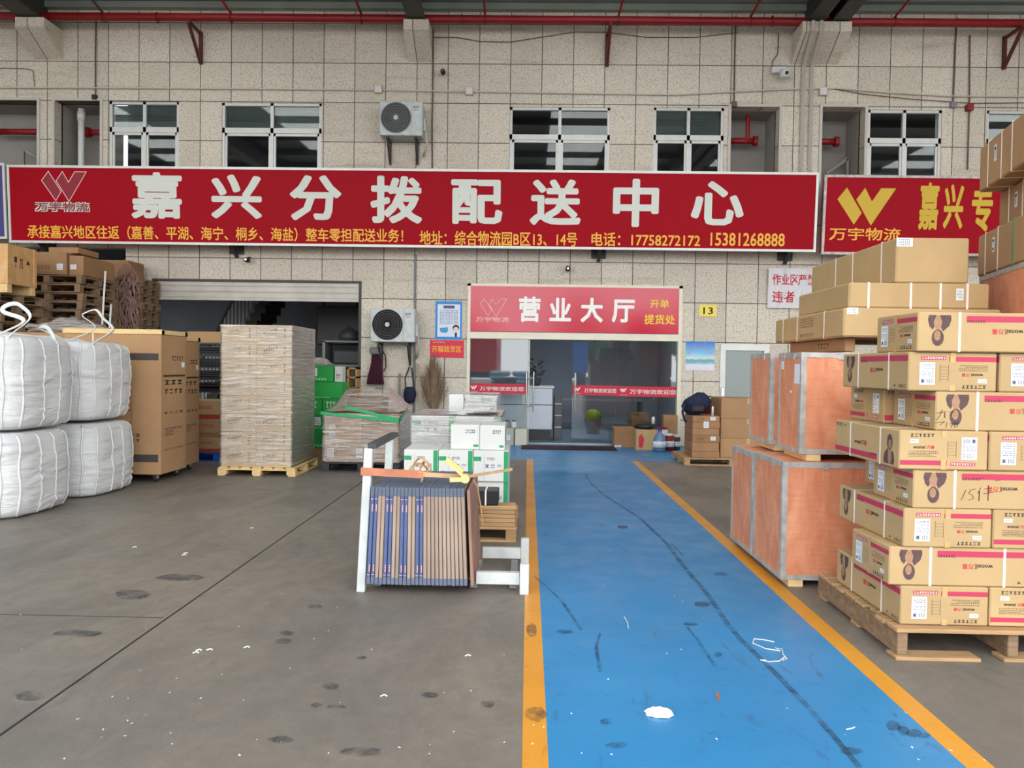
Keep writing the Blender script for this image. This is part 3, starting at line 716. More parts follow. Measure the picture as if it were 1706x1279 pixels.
# cameras
def bullet(px, py, lb, z0=None):
    p = at(px, py, W-.15); t = thing('security_camera', lb, 'camera', (p.x, W, p.z))
    MB().tube([(p.x, W, p.z+.07), (p.x, W-.1, p.z+.05)], .018).build('arm', BLACK, t)
    MB().lathe([(.03, .0), (.045, .02), (.048, .13), (.03, .14)], (p.x, W-.24, p.z), 12, 'y').build('housing', BLACK, t, True)
    MB().lathe([(.02, 0), (.022, .012)], (p.x, W-.245, p.z), 10, 'y').build('lens', CHROME, t)
    return t
bullet(738, 120, 'small black security camera right of the dark conduit, high on the wall')
bullet(412, 433, 'small black security camera below the long red sign, above the roller shutter')
bullet(946, 448, 'small black security camera below the long red sign, above the entrance sign')
p = at(1303, 118, W-.2); t = thing('dome_camera', 'white pan and tilt security camera beside the right corbel', 'camera', (p.x, W, p.z))
MB().box(p.x-.16, p.x+.1, W-.12, W, p.z+.0, p.z+.12, .01).build('mount', WHITEP, t)
MB().lathe([(.05, -.1), (.09, -.07), (.1, 0), (.08, .06), (.03, .08)], (p.x+.05, W-.2, p.z-.04), 14).build('dome', WHITEP, t, True)
MB().lathe([(.03, 0), (.035, .02)], (p.x+.06, W-.31, p.z-.07), 10, 'y').build('lens', BLACK, t)
MB().tube([at(1297, 55, W-.03), at(1296, 90, W-.03), at(1286, 103, W-.03), at(1288, 117, W-.03), at(1300, 116, W-.1)], .008, 6).build('cable', BLACK, t)
# niche pipes
for x0, x1, px, lb in ((-10.9, -9.75, 0, 'short red pipe stub inside the leftmost wall niche'), (-9.0, -8.5, 0, 'short red pipe stub inside the niche left of the first window'), (3.85, 4.45, 0, 'red pipe with a tee inside the niche right of the entrance'), (5.6, 6.05, 0, 'red pipe stub inside the niche below the right corbel')):
    z = 6.12 if x0 < 0 else 6.06; t = thing('red_pipe_stub', lb, 'pipe', (x0, W+.5, z)); e0, e1 = (x0, x1)
    MB().tube([(e0, W+.5, z), (e1, W+.5, z)], .06, 10).build('pipe', REDPIPE, t, True)
    xx = x0 if x0 < 0 else x1; MB().tube([(xx-.04, W+.5, z), (xx+.04, W+.5, z)], .1, 10).build('flange', REDPIPE, t)
    if x0 == 3.85: MB().tube([(4.3, W+.5, z), (4.3, W+.5, z+.5)], .045, 8).build('riser', REDPIPE, t)
x = -9.05; t = thing('drain_pipe', 'white drain pipe inside the niche left of the first window', 'pipe', (x, W+.35, 4.5)); MB().tube([(x, W+.35, 4.5), (x, W+.35, 6.54)], .06, 10).build('pipe', WHITEP, t, True)
MB().tube([(x, W+.35, 6.3), (x, W+.35, 6.48)], .075, 10).build('coupling', WHITEP, t, True)
NB = M('niche_bracket', S(150, 146, 140), .6)
for x0, lb in ((-10.4, 'grey sloping rail inside the leftmost wall niche'), (5.9, 'grey sloping rail inside the niche below the right corbel')):
    t = thing('sloping_rail', lb, 'rail', (x0, W+.6, 4.9)); m = MB(); s_ = -1 if x0 < 0 else 1
    m.bar((x0, W+.6, 5.8 if s_ < 0 else 5.45), (x0+.6 if s_ < 0 else x0+.42, W+.6, 5.45 if s_ < 0 else 5.75), .05, .05); m.bar((x0+(.0 if s_ < 0 else .42), W+.6, 4.6), (x0+(.0 if s_ < 0 else .42), W+.6, 5.78), .05, .05); m.build('rail', NB, t)
# air conditioner condensers
def condenser(label, x0, x1, z0, z1, dark):
    y0, y1 = W-.42, W-.08; t = thing('air_conditioner', label, 'air conditioner', ((x0+x1)/2, W, z0-.5))
    MB().box(x0, x1, y0, y1, z0, z1, .012).build('casing', DWHITE, t)
    h = z1-z0; cx = x0+(x1-x0)*.385; cz = (z0+z1)/2+.01; r = h*.44
    m = MB().lathe([(r*1.0, 0), (r*1.0, .006)], (cx, y0-.008, cz), 40, 'y'); m.build('fan_opening', BLACK if dark else DGREY, t)
    g = MB()
    for q in (1.0, .82, .64, .46, .28): g.tube([(cx+math.cos(a)*r*q, y0-.014, cz+math.sin(a)*r*q) for a in [i*PI/18 for i in range(36)]], .005 if q < 1 else .010, 4, True)
    for i in range(28):
        a = 2*PI*i/28; a2 = a+.55; g.tube([(cx+math.cos(a)*r*.15, y0-.016, cz+math.sin(a)*r*.15), (cx+math.cos(a+.3)*r*.6, y0-.016, cz+math.sin(a+.3)*r*.6), (cx+math.cos(a2)*r, y0-.014, cz+math.sin(a2)*r)], .0035, 4)
    g.build('fan_grille', BLACK if dark else GREY, t)
    MB().lathe([(r*.16, 0), (r*.14, .012)], (cx, y0-.028, cz), 18, 'y').build('hub_cap', DWHITE, t)
    Fa = Fr((x0, y0, z0), (1, 0, 0), (0, 0, 1), (0, -1, 0)); w = x1-x0
    m = MB().text(Fa, 'AUX', w*.78, w*.92, h*.80, h*.88, .002); m.scrawl(Fa, w*.80, w*.91, h*.73, h*.76, 4, R, .002); m.build('badge', M('badge_ink', S(40, 50, 60), .5) if 'badge_ink' not in bpy.data.materials else bpy.data.materials['badge_ink'], t)
    MB().box(x0+w*.745, x0+w*.752, y0-.002, y0, z0+.02, z1-.02).build('panel_joint', GREY, t)
    v = MB()
    for xx in (x0+.14, x1-.14): v.box(xx-.02, xx+.02, y0+.02, W, z0-.05, z0-.01); v.box(xx-.02, xx+.02, W-.05, W, z0-.45, z0-.01); v.bar((xx, W-.03, z0-.42), (xx, y0+.06, z0-.04), .035, .03)
    v.build('wall_bracket', DSTEEL, t)
    m = MB(); m.box(x1, x1+.05, y0+.1, y0+.22, z0+.12, z0+.35, .01); m.build('valve_cover', DWHITE, t)
    MB().tube([(x1+.03, y0+.16, z0+.2), (x1+.07, y0+.2, z0-.1), (x1-.02, W-.06, z0-.3)], .022).build('hose', CONDUIT, t, True)
a, b_ = at(632, 225, W-.42), at(704, 169, W-.42); condenser('white condenser unit on a wall bracket between the upstairs windows', a.x, b_.x, a.z, b_.z, False)
a, b_ = at(617, 569, W-.42), at(691, 514, W-.42); condenser('white condenser unit with dark fan low on the wall beside the shutter', a.x, b_.x, a.z, b_.z, True)
# hanging things by the shutter
MAR = M('maroon_cloth', S(74, 26, 46), .8, var=.25, sc=5)
p = at(627, 580, W-.15); t = thing('apron', 'maroon rain apron hanging under the lower condenser', 'apron', (p.x, W, p.z))
m = MB(); rows = []; n = 20
for j, (y, xa, xb, d) in enumerate(((590, 619, 634, .05), (605, 618, 636, .07), (622, 614, 638, .09), (640, 611, 641, .10))):
    A, B = at(xa, y, W-.12), at(xb, y, W-.12); rows.append([(A.x+(B.x-A.x)*i/n, W-.1-d*abs(math.sin(i*1.1+j*.2)), A.z) for i in range(n+1)])
vs = [v for r in rows for v in r]; fs = [(j*(n+1)+i, j*(n+1)+i+1, (j+1)*(n+1)+i+1, (j+1)*(n+1)+i) for j in range(3) for i in range(n)]
m.add(vs, fs).build('cloth', MAR, t, True)
m = MB(); A, B = at(617, 590, W-.14), at(636, 578, W-.14); m.box(A.x, B.x, W-.24, W-.06, A.z, B.z, .03); m.build('folded_top', M('grey_cloth', S(122, 122, 120), .9, var=.2, sc=20), t)
MB().tube([at(636, 582, W-.08), at(642, 592, W-.08), at(643, 612, W-.08), at(639, 618, W-.08)], .012).build('strap', BLACK, t)
t = thing('shoulder_bag', 'dark navy cloth bag hanging by its strap left of the reed broom', 'bag', tuple(at(683, 650, W)))
m = MB(); A = at(683, 657, W-.1)
m.lathe([(.03, -.17), (.10, -.13), (.125, 0), (.11, .1), (.06, .15)], (A.x, W-.13, A.z), 14); m.v = [Vector((v.x, W-.13+(v.y-W+.13)*.6, v.z)) for v in m.v]; m.build('pouch', NAVY, t, True)
MB().tube([at(676, 650, W-.1), at(675, 630, W-.06), at(682, 611, W-.04), at(686, 613, W-.04), at(688, 632, W-.06), at(690, 650, W-.1)], .014).build('strap', BLACK, t)
t = thing('bamboo_pole', 'thin pale pole leaning on the wall between navy bag and reed broom', 'pole', tuple(at(703, 742, W-.5)))
MB().tube([at(706, 735, W-.55), at(699, 660, W-.25), at(696, 605, W-.05)], .02).build('shaft', M('pole_wood', S(170, 158, 140), .7), t)
t = thing('metal_pole', 'short grey pole leaning on the wall below the lower condenser', 'pole', tuple(at(664, 720, W-.2)))
MB().tube([at(664, 742, W-.3), at(666, 622, W-.05)], .022).build('shaft', GREY, t)
# reed broom
t = thing('reed_broom', 'upturned brown reed broom leaning on the wall below the red notice', 'broom', tuple(at(722, 735, W-.4)))
base = at(722, 690, W-.25); m = MB()
for i in range(240):
    a = R.gauss(0, 1); tx, ty = 722+a*9.5, 584+abs(a)*14+R.random()*46; q = at(min(748, max(699, tx)), ty, W-.05-R.random()*.24)
    mid = base.lerp(q, .5)+Vector(((q.x-base.x)*.16, 0, .04)); mid.y = min(mid.y, W-.06)
    s_ = base+Vector((R.uniform(-.05, .05), R.uniform(-.04, .04), 0)); m.tube([s_, mid, q], [.007, .007, .004], 4)
m.build('reeds', M('reed', S(146, 122, 98), .9, var=.3, sc=10), t)
MB().tube([at(719, 742, W-.5), at(721, 712, W-.36), base], .035).build('handle', M('reed_handle', S(150, 118, 84), .85, var=.2, sc=20), t)
# ============================================================ INSIDE THE BAY AND THE OFFICE
t = thing('staircase', 'dark steel stair with white balusters at the back of the loading bay', 'stairs', (-7.6, 18, 0))
m = MB(); n = 16
for i in range(n): m.box(-7.75+i*.1, -7.5+i*.1, 17.4, 18.5, .0+i*.19, i*.19+.19)
m.build('steps', DSTEEL, t); m = MB()
for i in range(n): m.box(-7.72+i*.085, -7.70+i*.085, 17.36, 17.385, .18+i*.17, 1.2+i*.17)
m.build('balusters', WHITEP, t); m = MB().bar((-7.75, 17.37, 1.14), (-6.4, 17.37, 3.84), .05, .05); m.build('handrail', DSTEEL, t)
a, b_ = at(528, 574, 16.6), at(606, 511, 16.6)
t = thing('wall_screen', 'big black screen hanging inside the open roller shutter', 'screen', ((a.x+b_.x)/2, 16.7, a.z)); MB().box(a.x, b_.x, 16.55, 16.65, a.z, b_.z, .02).build('panel', BLACK, t)
m = MB()
for xx in (a.x+.15, b_.x-.15): m.box(xx-.02, xx+.02, 16.58, 16.62, b_.z, 4.15)
m.build('hanging_bracket', DSTEEL, t)
t = thing('machine_rack', 'grey equipment rack under the black screen in the bay', 'rack', (-3.7, 16, 0)); m = MB()
for xx in (-4.3, -3.05): m.box(xx, xx+.06, 15.7, 16.3, 0, 1.98)
for z in (.5, 1.0, 1.45, 1.95): m.box(-4.3, -2.99, 15.7, 16.3, z, z+.04)
m.build('frame', GREY, t); m = MB(); m.box(-4.1, -3.5, 15.75, 16.25, 1.04, 1.4, .02); m.box(-3.45, -3.1, 15.75, 16.25, .54, .9, .02); m.box(-4.1, -3.3, 15.75, 16.2, 1.49, 1.8, .04); m.build('machine', DGREY, t)
m = MB().lathe([(.2, 0), (.24, .1), (.16, .22), (.05, .26)], (-3.8, 16, 1.99), 16); t2 = thing('steel_pot', 'dark round pot on top of the grey equipment rack', 'pot', (-3.8, 16, 1.99)); m.build('body', DGREY, t2, True); MB().tube([(-3.96, 16, 2.16), (-3.8, 16, 2.32), (-3.64, 16, 2.16)], .012).build('handle', BLACK, t2)
t = thing('wooden_shelf', 'small tan wooden shelf unit behind the green cartons', 'shelf', (-3.35, 13.4, 0)); m = MB()
a, b_ = at(578, 660, 13.4), at(595, 612, 13.4)
for xx in (a.x, b_.x-.03): m.box(xx, xx+.03, 13.4, 13.7, 0, b_.z)
for z in (.1, .7, 1.05, 1.25, b_.z-.03): m.box(a.x, b_.x, 13.4, 13.7, z, z+.03)
m.build('carcass', M('shelf_wood', S(176, 138, 84), .7, var=.1), t)
# office
STEELW = M('counter_steel', S(196, 204, 212), .35, .2, var=.05)
t = thing('reception_counter', 'pale grey counter standing inside the open glass entrance', 'counter', (.1, 15.5, 0))
a = at(881, 718, 15.5).x; b_ = at(921, 645, 15.5).x
MB().box(-1.0, b_, 15.5, 16.1, .22, 1.07, .008).build('body', STEELW, t); MB().box(-1.0, b_+.03, 15.46, 16.14, 1.07, 1.11, .006).build('top', WHITEP, t); MB().box(-1.0, b_-.03, 15.54, 16.05, .003, .22).build('plinth', DGREY, t)
m = MB(); m.box(-1, b_, 15.495, 15.5, .72, .735); m.box(a-.03, a-.015, 15.495, 15.5, .22, 1.07); m.build('panel_joint', DGREY, t)
t = thing('drawer_unit', 'dark drawer unit with pale handles right of the reception counter', 'cabinet', (.62, 15.6, 0)); a = at(923, 718, 15.6).x; b_ = at(937, 655, 15.6).x
MB().box(a, b_, 15.6, 16.1, .003, .92, .006).build('carcass', M('drawer_grey', S(92, 92, 96), .5), t)
for z in (.18, .42, .66): 
    d = MB().box(a+.01, b_-.01, 15.58, 15.6, z-.13, z+.1).build('drawer', M('drawer_front', S(96, 92, 92), .5) if 'drawer_front' not in bpy.data.materials else bpy.data.materials['drawer_front'], t); MB().box(a+.01, b_-.01, 15.565, 15.58, z+.08, z+.10).build('handle', WHITEP, d)
LEAF = M('dark_leaves', S(36, 60, 40), .7, var=.4, sc=8)
t = thing('potted_plant', 'dark leafy plant on the reception counter', 'plant', (.18, 15.75, 1.11)); MB().lathe([(.07, 0), (.1, .16)], (.18, 15.75, 1.11), 14).build('pot', DGREY, t, True)
m = MB()
for i in range(60):
    a = R.random()*2*PI; L = .12+R.random()*.3; q = Vector((.18+math.cos(a)*L*.6, 15.75+math.sin(a)*L*.5, 1.3+R.random()*.36)); d = Vector((math.cos(a)*.07, math.sin(a)*.05, .03)); s_ = Vector((-d.y, d.x, .02))*.5
    m.quad(q-d, q-s_, q+d, q+s_)
m.build('leaves', LEAF, t)
t = thing('round_planter', 'green and grey round planter behind the right glass panel', 'planter', tuple(at(988, 692, 17.2)))
p = at(988, 700, 17.2); MB().lathe([(.14, 0), (.2, .3), (.18, .34)], (p.x, 17.2, .003), 16).build('pot', DGREY, t, True); MB().lathe([(.19, .34), (.17, .5), (.05, .56)], (p.x, 17.2, 0.003), 16).build('plant', M('lime_leaves', S(130, 160, 50), .7, var=.3, sc=20), t, True)
RINK = M('office_red_lettering', S(150, 40, 70), .6)
t = thing('wall_lettering', 'arc of small dark red characters on the office back wall', 'lettering', (.9, 20.4, 2.2)); m = MB()
for i, (x, z) in enumerate(((-.0, 3.05), (.35, 3.0), (.7, 2.9), (1.0, 2.75), (1.3, 2.55), (1.55, 2.3))):
    Fq = Fr((x+.2, 20.47, z-.1), (1, 0, 0), (0, 0, 1), (0, -1, 0)); m.scrawl(Fq, 0, .2, 0, .18, 2, R, .002)
m.build('characters', RINK, t)
t = thing('office_desk', 'long dark desk along the office back wall', 'desk', (1.4, 18.5, 0)); MB().box(.4, 2.8, 18.2, 18.9, .7, .75).build('top', GREY, t)
for xx in (.42, 2.72): MB().box(xx, xx+.05, 18.25, 18.85, .003, .7).build('leg', DGREY, t)
t = thing('added_lamp', 'unseen flat white lamp added on the office ceiling to brighten the room', 'lamp', (1.2, 17.2, 3.28)); MB().box(.6, 1.8, 17.05, 17.35, 3.24, 3.295, .005).build('housing', WHITEP, t)
la = bpy.data.lights.new('office_fill', 'AREA'); la.shape = 'RECTANGLE'; la.size = 1.1; la.size_y = .25; la.energy = 26; la.color = (.9, .95, 1)
lo = bpy.data.objects.new('fill_light', la); COL.objects.link(lo); lo.parent = t; lo.location = (0, 0, -.05)  # lamp out of view, added to lift the dim office
# doorway mat
a, b_ = fl(868, 752), fl(1032, 754); t = thing('door_mat', 'long dark maroon mat in front of the glass entrance', 'mat', ((a.x+b_.x)/2, 14.2, .0015)); MB().box(a.x, b_.x, 13.72, 14.34, .0015, .018, .004).build('pile', RUBBER, t)
# ============================================================ GOODS: shared builders
class Bx:                                     # local frame of a box-shaped thing
    def __init__(s, w, d, h): s.w, s.d, s.h = w, d, h
    def face(s, k):
        x, y = s.w/2, s.d/2
        return {'f': Fr((-x, -y, 0), (1, 0, 0), (0, 0, 1), (0, -1, 0)), 'l': Fr((-x, y, 0), (0, -1, 0), (0, 0, 1), (-1, 0, 0)),
                'r': Fr((x, -y, 0), (0, 1, 0), (0, 0, 1), (1, 0, 0)), 'b': Fr((x, y, 0), (-1, 0, 0), (0, 0, 1), (0, 1, 0)), 't': Fr((-x, -y, s.h), (1, 0, 0), (0, 1, 0), (0, 0, 1))}[k]
def carton(label, x0, x1, y0, y1, z0, z1, m, group=None, rz=0, name='carton', cat='carton', straps=(), sy=(), strap_m=None, tape=None, ch=.006, labels=(), lines=(), ink=None, sag=0):
    w, d, h = x1-x0, y1-y0, z1-z0; t = thing(name, label, cat, ((x0+x1)/2, (y0+y1)/2, z0), rz, group)
    b = MB().box(-w/2, w/2, -d/2, d/2, 0, h, ch)
    b.build('body', m, t, local=True); B = Bx(w, d, h)
    for x in straps: MB().ring(0, x*w/2, .014, (-d/2, 0), (d/2, h)).build('strap', strap_m or STRAP, t, local=True)
    for y in sy: MB().ring(1, y*d/2, .014, (-w/2, 0), (w/2, h)).build('strap', strap_m or STRAP, t, local=True)
    if tape == 'x': MB().ring(1, 0, .05, (-w/2, h*.72), (w/2, h), .0012).build('tape', TAPE, t, local=True)
    if tape == 'y': MB().ring(0, 0, .05, (-d/2, h*.72), (d/2, h), .0012).build('tape', TAPE, t, local=True)
    for f, a, b_, lw, lh in labels:
        F = B.face(f); W_f = w if f in 'fbt' else d; H_f = d if f == 't' else h
        o = MB().rect(F, a*W_f, a*W_f+lw, b_*H_f, b_*H_f+lh, .0015).build('shipping_label', LABEL, t, local=True)
        k = MB()
        for i in range(3): k.scrawl(F, a*W_f+lw*.12, a*W_f+lw*.85, b_*H_f+lh*(.15+.27*i), b_*H_f+lh*(.3+.27*i), 6, R, .0025)
        k.build('label_print', LINK, o, local=True)
    if lines:
        k = MB()
        for f, a0, a1, b0, b1, n in lines:
            F = B.face(f); W_f = w if f in 'fbt' else d; k.scrawl(F, a0*W_f, a1*W_f, b0*h, b1*h, n, R, .0014)
        k.build('printed_text', ink or BROWNINK, t, local=True)
    return t
def pallet(label, x0, x1, y0, y1, z0, h=.14, m=WOOD, group=None, rz=0, name='pallet', nb=7, blocks=True, along='x', rough=0):
    t = thing(name, label, 'pallet', ((x0+x1)/2, (y0+y1)/2, z0), rz, group); w, d = x1-x0, y1-y0; b = MB()
    if along == 'x':                           # boards run along x, bearers along y
        for i in range(nb):
            y = -d/2+(i+.5)*d/nb; b.box(-w/2+R.uniform(0, rough), w/2-R.uniform(0, rough), y-d/nb*.40, y+d/nb*.40, h-.02, h, .002)
    else:
        for i in range(nb):
            x = -w/2+(i+.5)*w/nb; b.box(x-w/nb*.40, x+w/nb*.40, -d/2, d/2, h-.02, h, .002)
    b.build('deck', m, t, local=True)
    for k in (-1, 0, 1):
        s = MB()
        if along == 'x':
            X = k*(w/2-.045)
            if blocks:
                s.box(X-.045, X+.045, -d/2, d/2, h-.04, h-.02)
                for j in (-1, 0, 1): s.box(X-.045, X+.045, j*(d/2-.06)-.06, j*(d/2-.06)+.06, .018, h-.04, .002)
            else: s.box(X-.024, X+.024, -d/2+.01, d/2-.01, .018, h-.02, .003)
        else:
            Y = k*(d/2-.045); s.box(-w/2, w/2, Y-.045, Y+.045, h-.04, h-.02)
            for j in (-1, 0, 1): s.box(j*(w/2-.06)-.06, j*(w/2-.06)+.06, Y-.045, Y+.045, .018, h-.04, .002)
        s.build('bearer', m, t, local=True)
    q = MB()
    if along == 'x':
        for k in (-1, 0, 1): q.box(-w/2, w/2, k*(d/2-.05)-.05, k*(d/2-.05)+.05, 0, .018, .002)
    else:
        for k in (-1, 0, 1): q.box(k*(w/2-.05)-.05, k*(w/2-.05)+.05, -d/2, d/2, 0, .018, .002)
    q.build('bottom_boards', m, t, local=True)
    return t
def film(label, x0, x1, y0, y1, z0, z1, m=None, seed=1, top=None, amp=.012, name='stretch_film'):
    """wrapping pulled round a load: a wrinkled shell with its own shape"""
    t = thing(name, label, 'plastic wrap', ((x0+x1)/2, (y0+y1)/2, z0)); n, k = 26, 22; vs = []; fs = []
    per = []
    for i in range(n): per.append((x0+(x1-x0)*i/n, y0, 0, -1))
    for i in range(n): per.append((x1, y0+(y1-y0)*i/n, 1, 0))
    for i in range(n): per.append((x1-(x1-x0)*i/n, y1, 0, 1))
    for i in range(n): per.append((x0, y1-(y1-y0)*i/n, -1, 0))
    N = len(per)
    for j in range(k+1):
        z = z0+(z1-z0)*j/k
        for x, y, nx, ny in per:
            a = amp*(.35+.65*noise.noise(Vector((x*3+seed, y*3, z*11)))+.5*noise.noise(Vector((x*9, y*9+seed, z*26))))
            a = max(a, 0)+.004; vs.append((x+nx*a, y+ny*a, z))
    for j in range(k):
        for i in range(N): a = j*N+i; b = j*N+(i+1) % N; fs.append((a, b, b+N, a+N))
    mb_ = MB().add(vs, fs)
    mb_.build('side_wrap', m or FILM, t, True)
    if top:
        vs = []; fs = []; c = 16
        for j in range(c+1):
            for i in range(c+1):
                x = x0+(x1-x0)*i/c; y = y0+(y1-y0)*j/c; vs.append((x, y, top(i/c, j/c)+.02*noise.noise(Vector((x*6+seed, y*6, 3)))+.006))
        for j in range(c):
            for i in range(c): a = j*(c+1)+i; fs.append((a, a+1, a+c+2, a+c+1))
        MB().add(vs, fs).build('top_sheet', m or FILM, t, True)
    return t
# ============================================================ RIGHT: printed cartons piled on a broken pallet
L_, D_, H_ = .82, .457, .2055
proto = thing('appliance_carton', 'tmp', 'carton', (0, 0, 0), 0, 'printed appliance cartons on the broken pallet')
B = Bx(L_, D_, H_)
MB().box(-L_/2, L_/2, -D_/2, D_/2, 0.001, H_-.001, .006).build('body', CARD, proto, local=True)
for f in 'fb':
    st, ink, red, hair, face, lab, lpr, tp = (MB() for _ in range(8))
    F = B.face(f); u0 = L_-.107
    st.rect(F, 0.004, L_-.25, H_*.09, H_*.24)
    hair.poly(F, [(u0-.062, .016), (u0-.005, .016), (u0-.018, .05), (u0-.012, .078), (u0-.022, .10), (u0-.036, .088), (u0-.055, .07), (u0-.064, .04)], .001)
    hair.poly(F, [(u0+.012, .016), (u0+.05, .016), (u0+.056, .04), (u0+.046, .075), (u0+.03, .092), (u0+.022, .075), (u0+.026, .05)], .001)
    hair.poly(F, [(u0+.003+.031*math.cos(q*PI/8), .133+.043*math.sin(q*PI/8)) for q in range(16)], .0012)
    face.poly(F, [(u0-.005, .018), (u0+.012, .018), (u0+.024, .05), (u0+.018, .08), (u0+.012, .094), (u0-.008, .094), (u0-.012, .078), (u0-.018, .05)], .0011)
    face.poly(F, [(u0+.006+.017*math.cos(q*PI/7), .122+.026*math.sin(q*PI/7)) for q in range(14)], .0016)
    for q in (-.002, .013): hair.rect(F, u0+q-.004, u0+q+.003, .1265, .1285, .0019)
    hair.rect(F, u0+.003, u0+.010, .1085, .1105, .0019)
    x = L_-.455; ink.text(F, 'wonxi', x-.085, x-.0, H_*.42, H_*.53, .0012); red.text(F, '万喜', x+.012, x+.075, H_*.41, H_*.55, .0012); ink.rect(F, x+.003, x+.006, H_*.40, H_*.55, .0012)
    ink.scrawl(F, L_-.345, L_-.25, H_*.34-.03, H_*.34-.018, 7, R, .0012); ink.scrawl(F, .02, .1, H_*.84, H_*.92, 4, R, .0012); ink.scrawl(F, .13, .16, H_*.84, H_*.9, 1, R, .0012)
    for n_, b, mm in (('printed_stripe', st, PINK), ('black_print', ink, INK), ('red_print', red, REDINK), ('portrait_hair', hair, HAIR), ('portrait_face', face, FACE), ('shipping_label', lab, LABEL), ('label_print', lpr, LINK), ('tape', tp, TAPE)):
        if b.v: b.build(n_, mm, proto, local=True)
for f in 'lr':
    st, ink, red, hair, face, lab, lpr, tp = (MB() for _ in range(8))
    F = B.face(f); st.rect(F, .004, D_*.54, H_*.12, H_*.24); st.rect(F, D_*.58, D_*.86, H_*.115, H_*.2, .001); lab.scrawl(F, D_*.585, D_*.855, H_*.135, H_*.18, 9, R, .0016)
    x = D_*.155; ink.text(F, 'wonxi', x, x+.062, H_*.54, H_*.62, .0012); red.text(F, '万喜', x+.07, x+.11, H_*.535, H_*.62, .0012)
    for k, z in enumerate((.46, .41, .37, .33)): ink.scrawl(F, D_*.10, D_*(.44, .44, .36, .42)[k], H_*z, H_*(z+.02), 16, R, .0012)
    ink.scrawl(F, D_*.12, D_*.4, H_*.84, H_*.92, 6, R, .0012); ink.rect(F, D_*.545, D_*.548, H_*.32, H_*.74, .001); ink.rect(F, D_*.64, D_*.643, H_*.32, H_*.74, .001)
    for z in (.38, .46, .54, .62, .7): ink.rect(F, D_*.55, D_*.64, H_*z, H_*z+.001, .001)
    lab.rect(F, D_*.70, D_*.875, H_*.27, H_*.84, .0015); MB().rect(F, D_*.115, D_*.215, H_*.68, H_*.78, .0015).build('model_sticker', LABEL, proto, local=True)
    for z in (.32, .36, .41, .45, .50, .54, .59, .63):
        x = .715
        while x < .85:
            q = R.uniform(.008, .03); lpr.rect(F, D_*x, D_*min(.862, x+q), H_*z, H_*(z+.016), .0025); x += q+R.uniform(.004, .02)
            if R.random() < .15: break
    for q in range(9): lpr.rect(F, D_*(.72+q*.0088), D_*(.72+q*.0088+(.003, .006, .002)[q % 3]), H_*.69, H_*.80, .002)
    lpr.rect(F, D_*.82, D_*.855, H_*.70, H_*.79, .002); lpr.scrawl(F, D_*.73, D_*.79, H_*.655, H_*.675, 5, R, .002)
    lpr.scrawl(F, D_*.13, D_*.2, H_*.715, H_*.75, 3, R, .002)
    tp.rect(F, D_*.47, D_*.53, H_*.0+.002, H_*.27, .0022); tp.rect(F, D_*.47, D_*.53, H_*.84, H_-.002, .0022)
    for n_, b, mm in (('printed_stripe', st, PINK), ('black_print', ink, INK), ('red_print', red, REDINK), ('portrait_hair', hair, HAIR), ('portrait_face', face, FACE), ('shipping_label', lab, LABEL), ('label_print', lpr, LINK), ('tape', tp, TAPE)):
        if b.v: b.build(n_, mm, proto, local=True)
for x in (-.195, .19): MB().ring(0, x, .013, (-D_/2, 0.0014), (D_/2, H_-.0014), .0013).build('strap', STRAP, proto, local=True)
ZB = .172; PK = 'printed appliance cartons on the broken pallet'
ORD = ['lowest', 'second', 'third', 'fourth', 'fifth', 'sixth', 'seventh', 'top']
lay = [  # (x0, y0, kind, inverted, twist, extra words)
    [(1.98, 4.0, 'e', 1, 0), (2.445, 4.0, 'e', 0, 0)], [(1.92, 4.01, 'l', 1, .0), (2.2, 4.48, 'l', 0, 0)],
    [(1.985, 4.0, 'e', 1, 0), (2.45, 4.0, 'e', 0, 0)], [(2.03, 4.0, 'l', 1, 0), (2.19, 4.475, 'l', 1, 0)],
    [(1.945, 3.985, 'e', 0, 0), (2.41, 3.985, 'e', 1, 0)], [(2.135, 4.0, 'l', 1, 0), (2.09, 4.48, 'l', 0, 0)],
    [(1.988, 4.0, 'e', 1, 0), (2.46, 4.0, 'e', 1, 0)], [(2.015, 3.97, 'l', 1, 0)]]
used = False; WON = {}
for i, row in enumerate(lay):
    for j, (x0, y0, kd, inv, tw) in enumerate(row):
        nth = ORD[i]+' layer'+(' from the floor' if 0 < i < 7 else '')
        if kd == 'e': lb = 'end-on printed carton, %s one in the %s of the broken-pallet pile' % (('left', 'right')[j], nth)
        else: lb = '%s printed carton lying lengthwise in the %s of the broken-pallet pile' % (('front', 'rear')[j], nth)
        if i == 7: lb = 'printed carton alone on top of the broken-pallet pile'
        if i == 3 and j == 0: lb = 'printed carton with 15 written by hand on its front, lengthwise in fourth layer'
        if i == 5 and j == 0: lb = 'printed carton with black handwriting under its portrait, lengthwise in sixth layer'
        w, d = (D_, L_) if kd == 'e' else (L_, D_); cx, cy = x0+w/2, y0+d/2; z = ZB+i*H_
        rot = (PI if inv else 0, 0, (PI/2 if kd == 'e' else 0)+tw); loc = (cx, cy, z+(H_ if inv else 0))
        if not used: proto.location = loc; proto.rotation_euler = rot; proto['label'] = lb; used = True; c = proto
        else: c = dup(proto, lb, loc, rot)
        MW[c.name] = Matrix.Translation(Vector(loc)) @ (Matrix.Rotation(rot[2], 4, 'Z') @ Matrix.Rotation(rot[0], 4, 'X')); WON[(i, j)] = c
def hand(c, strokes, Y, r=.0022):
    m = MB()
    for s_ in strokes: m.tube([at(x, y, Y-.002) for x, y in s_], r, 4, flat=.4)
    m.build('handwriting', INK, c)
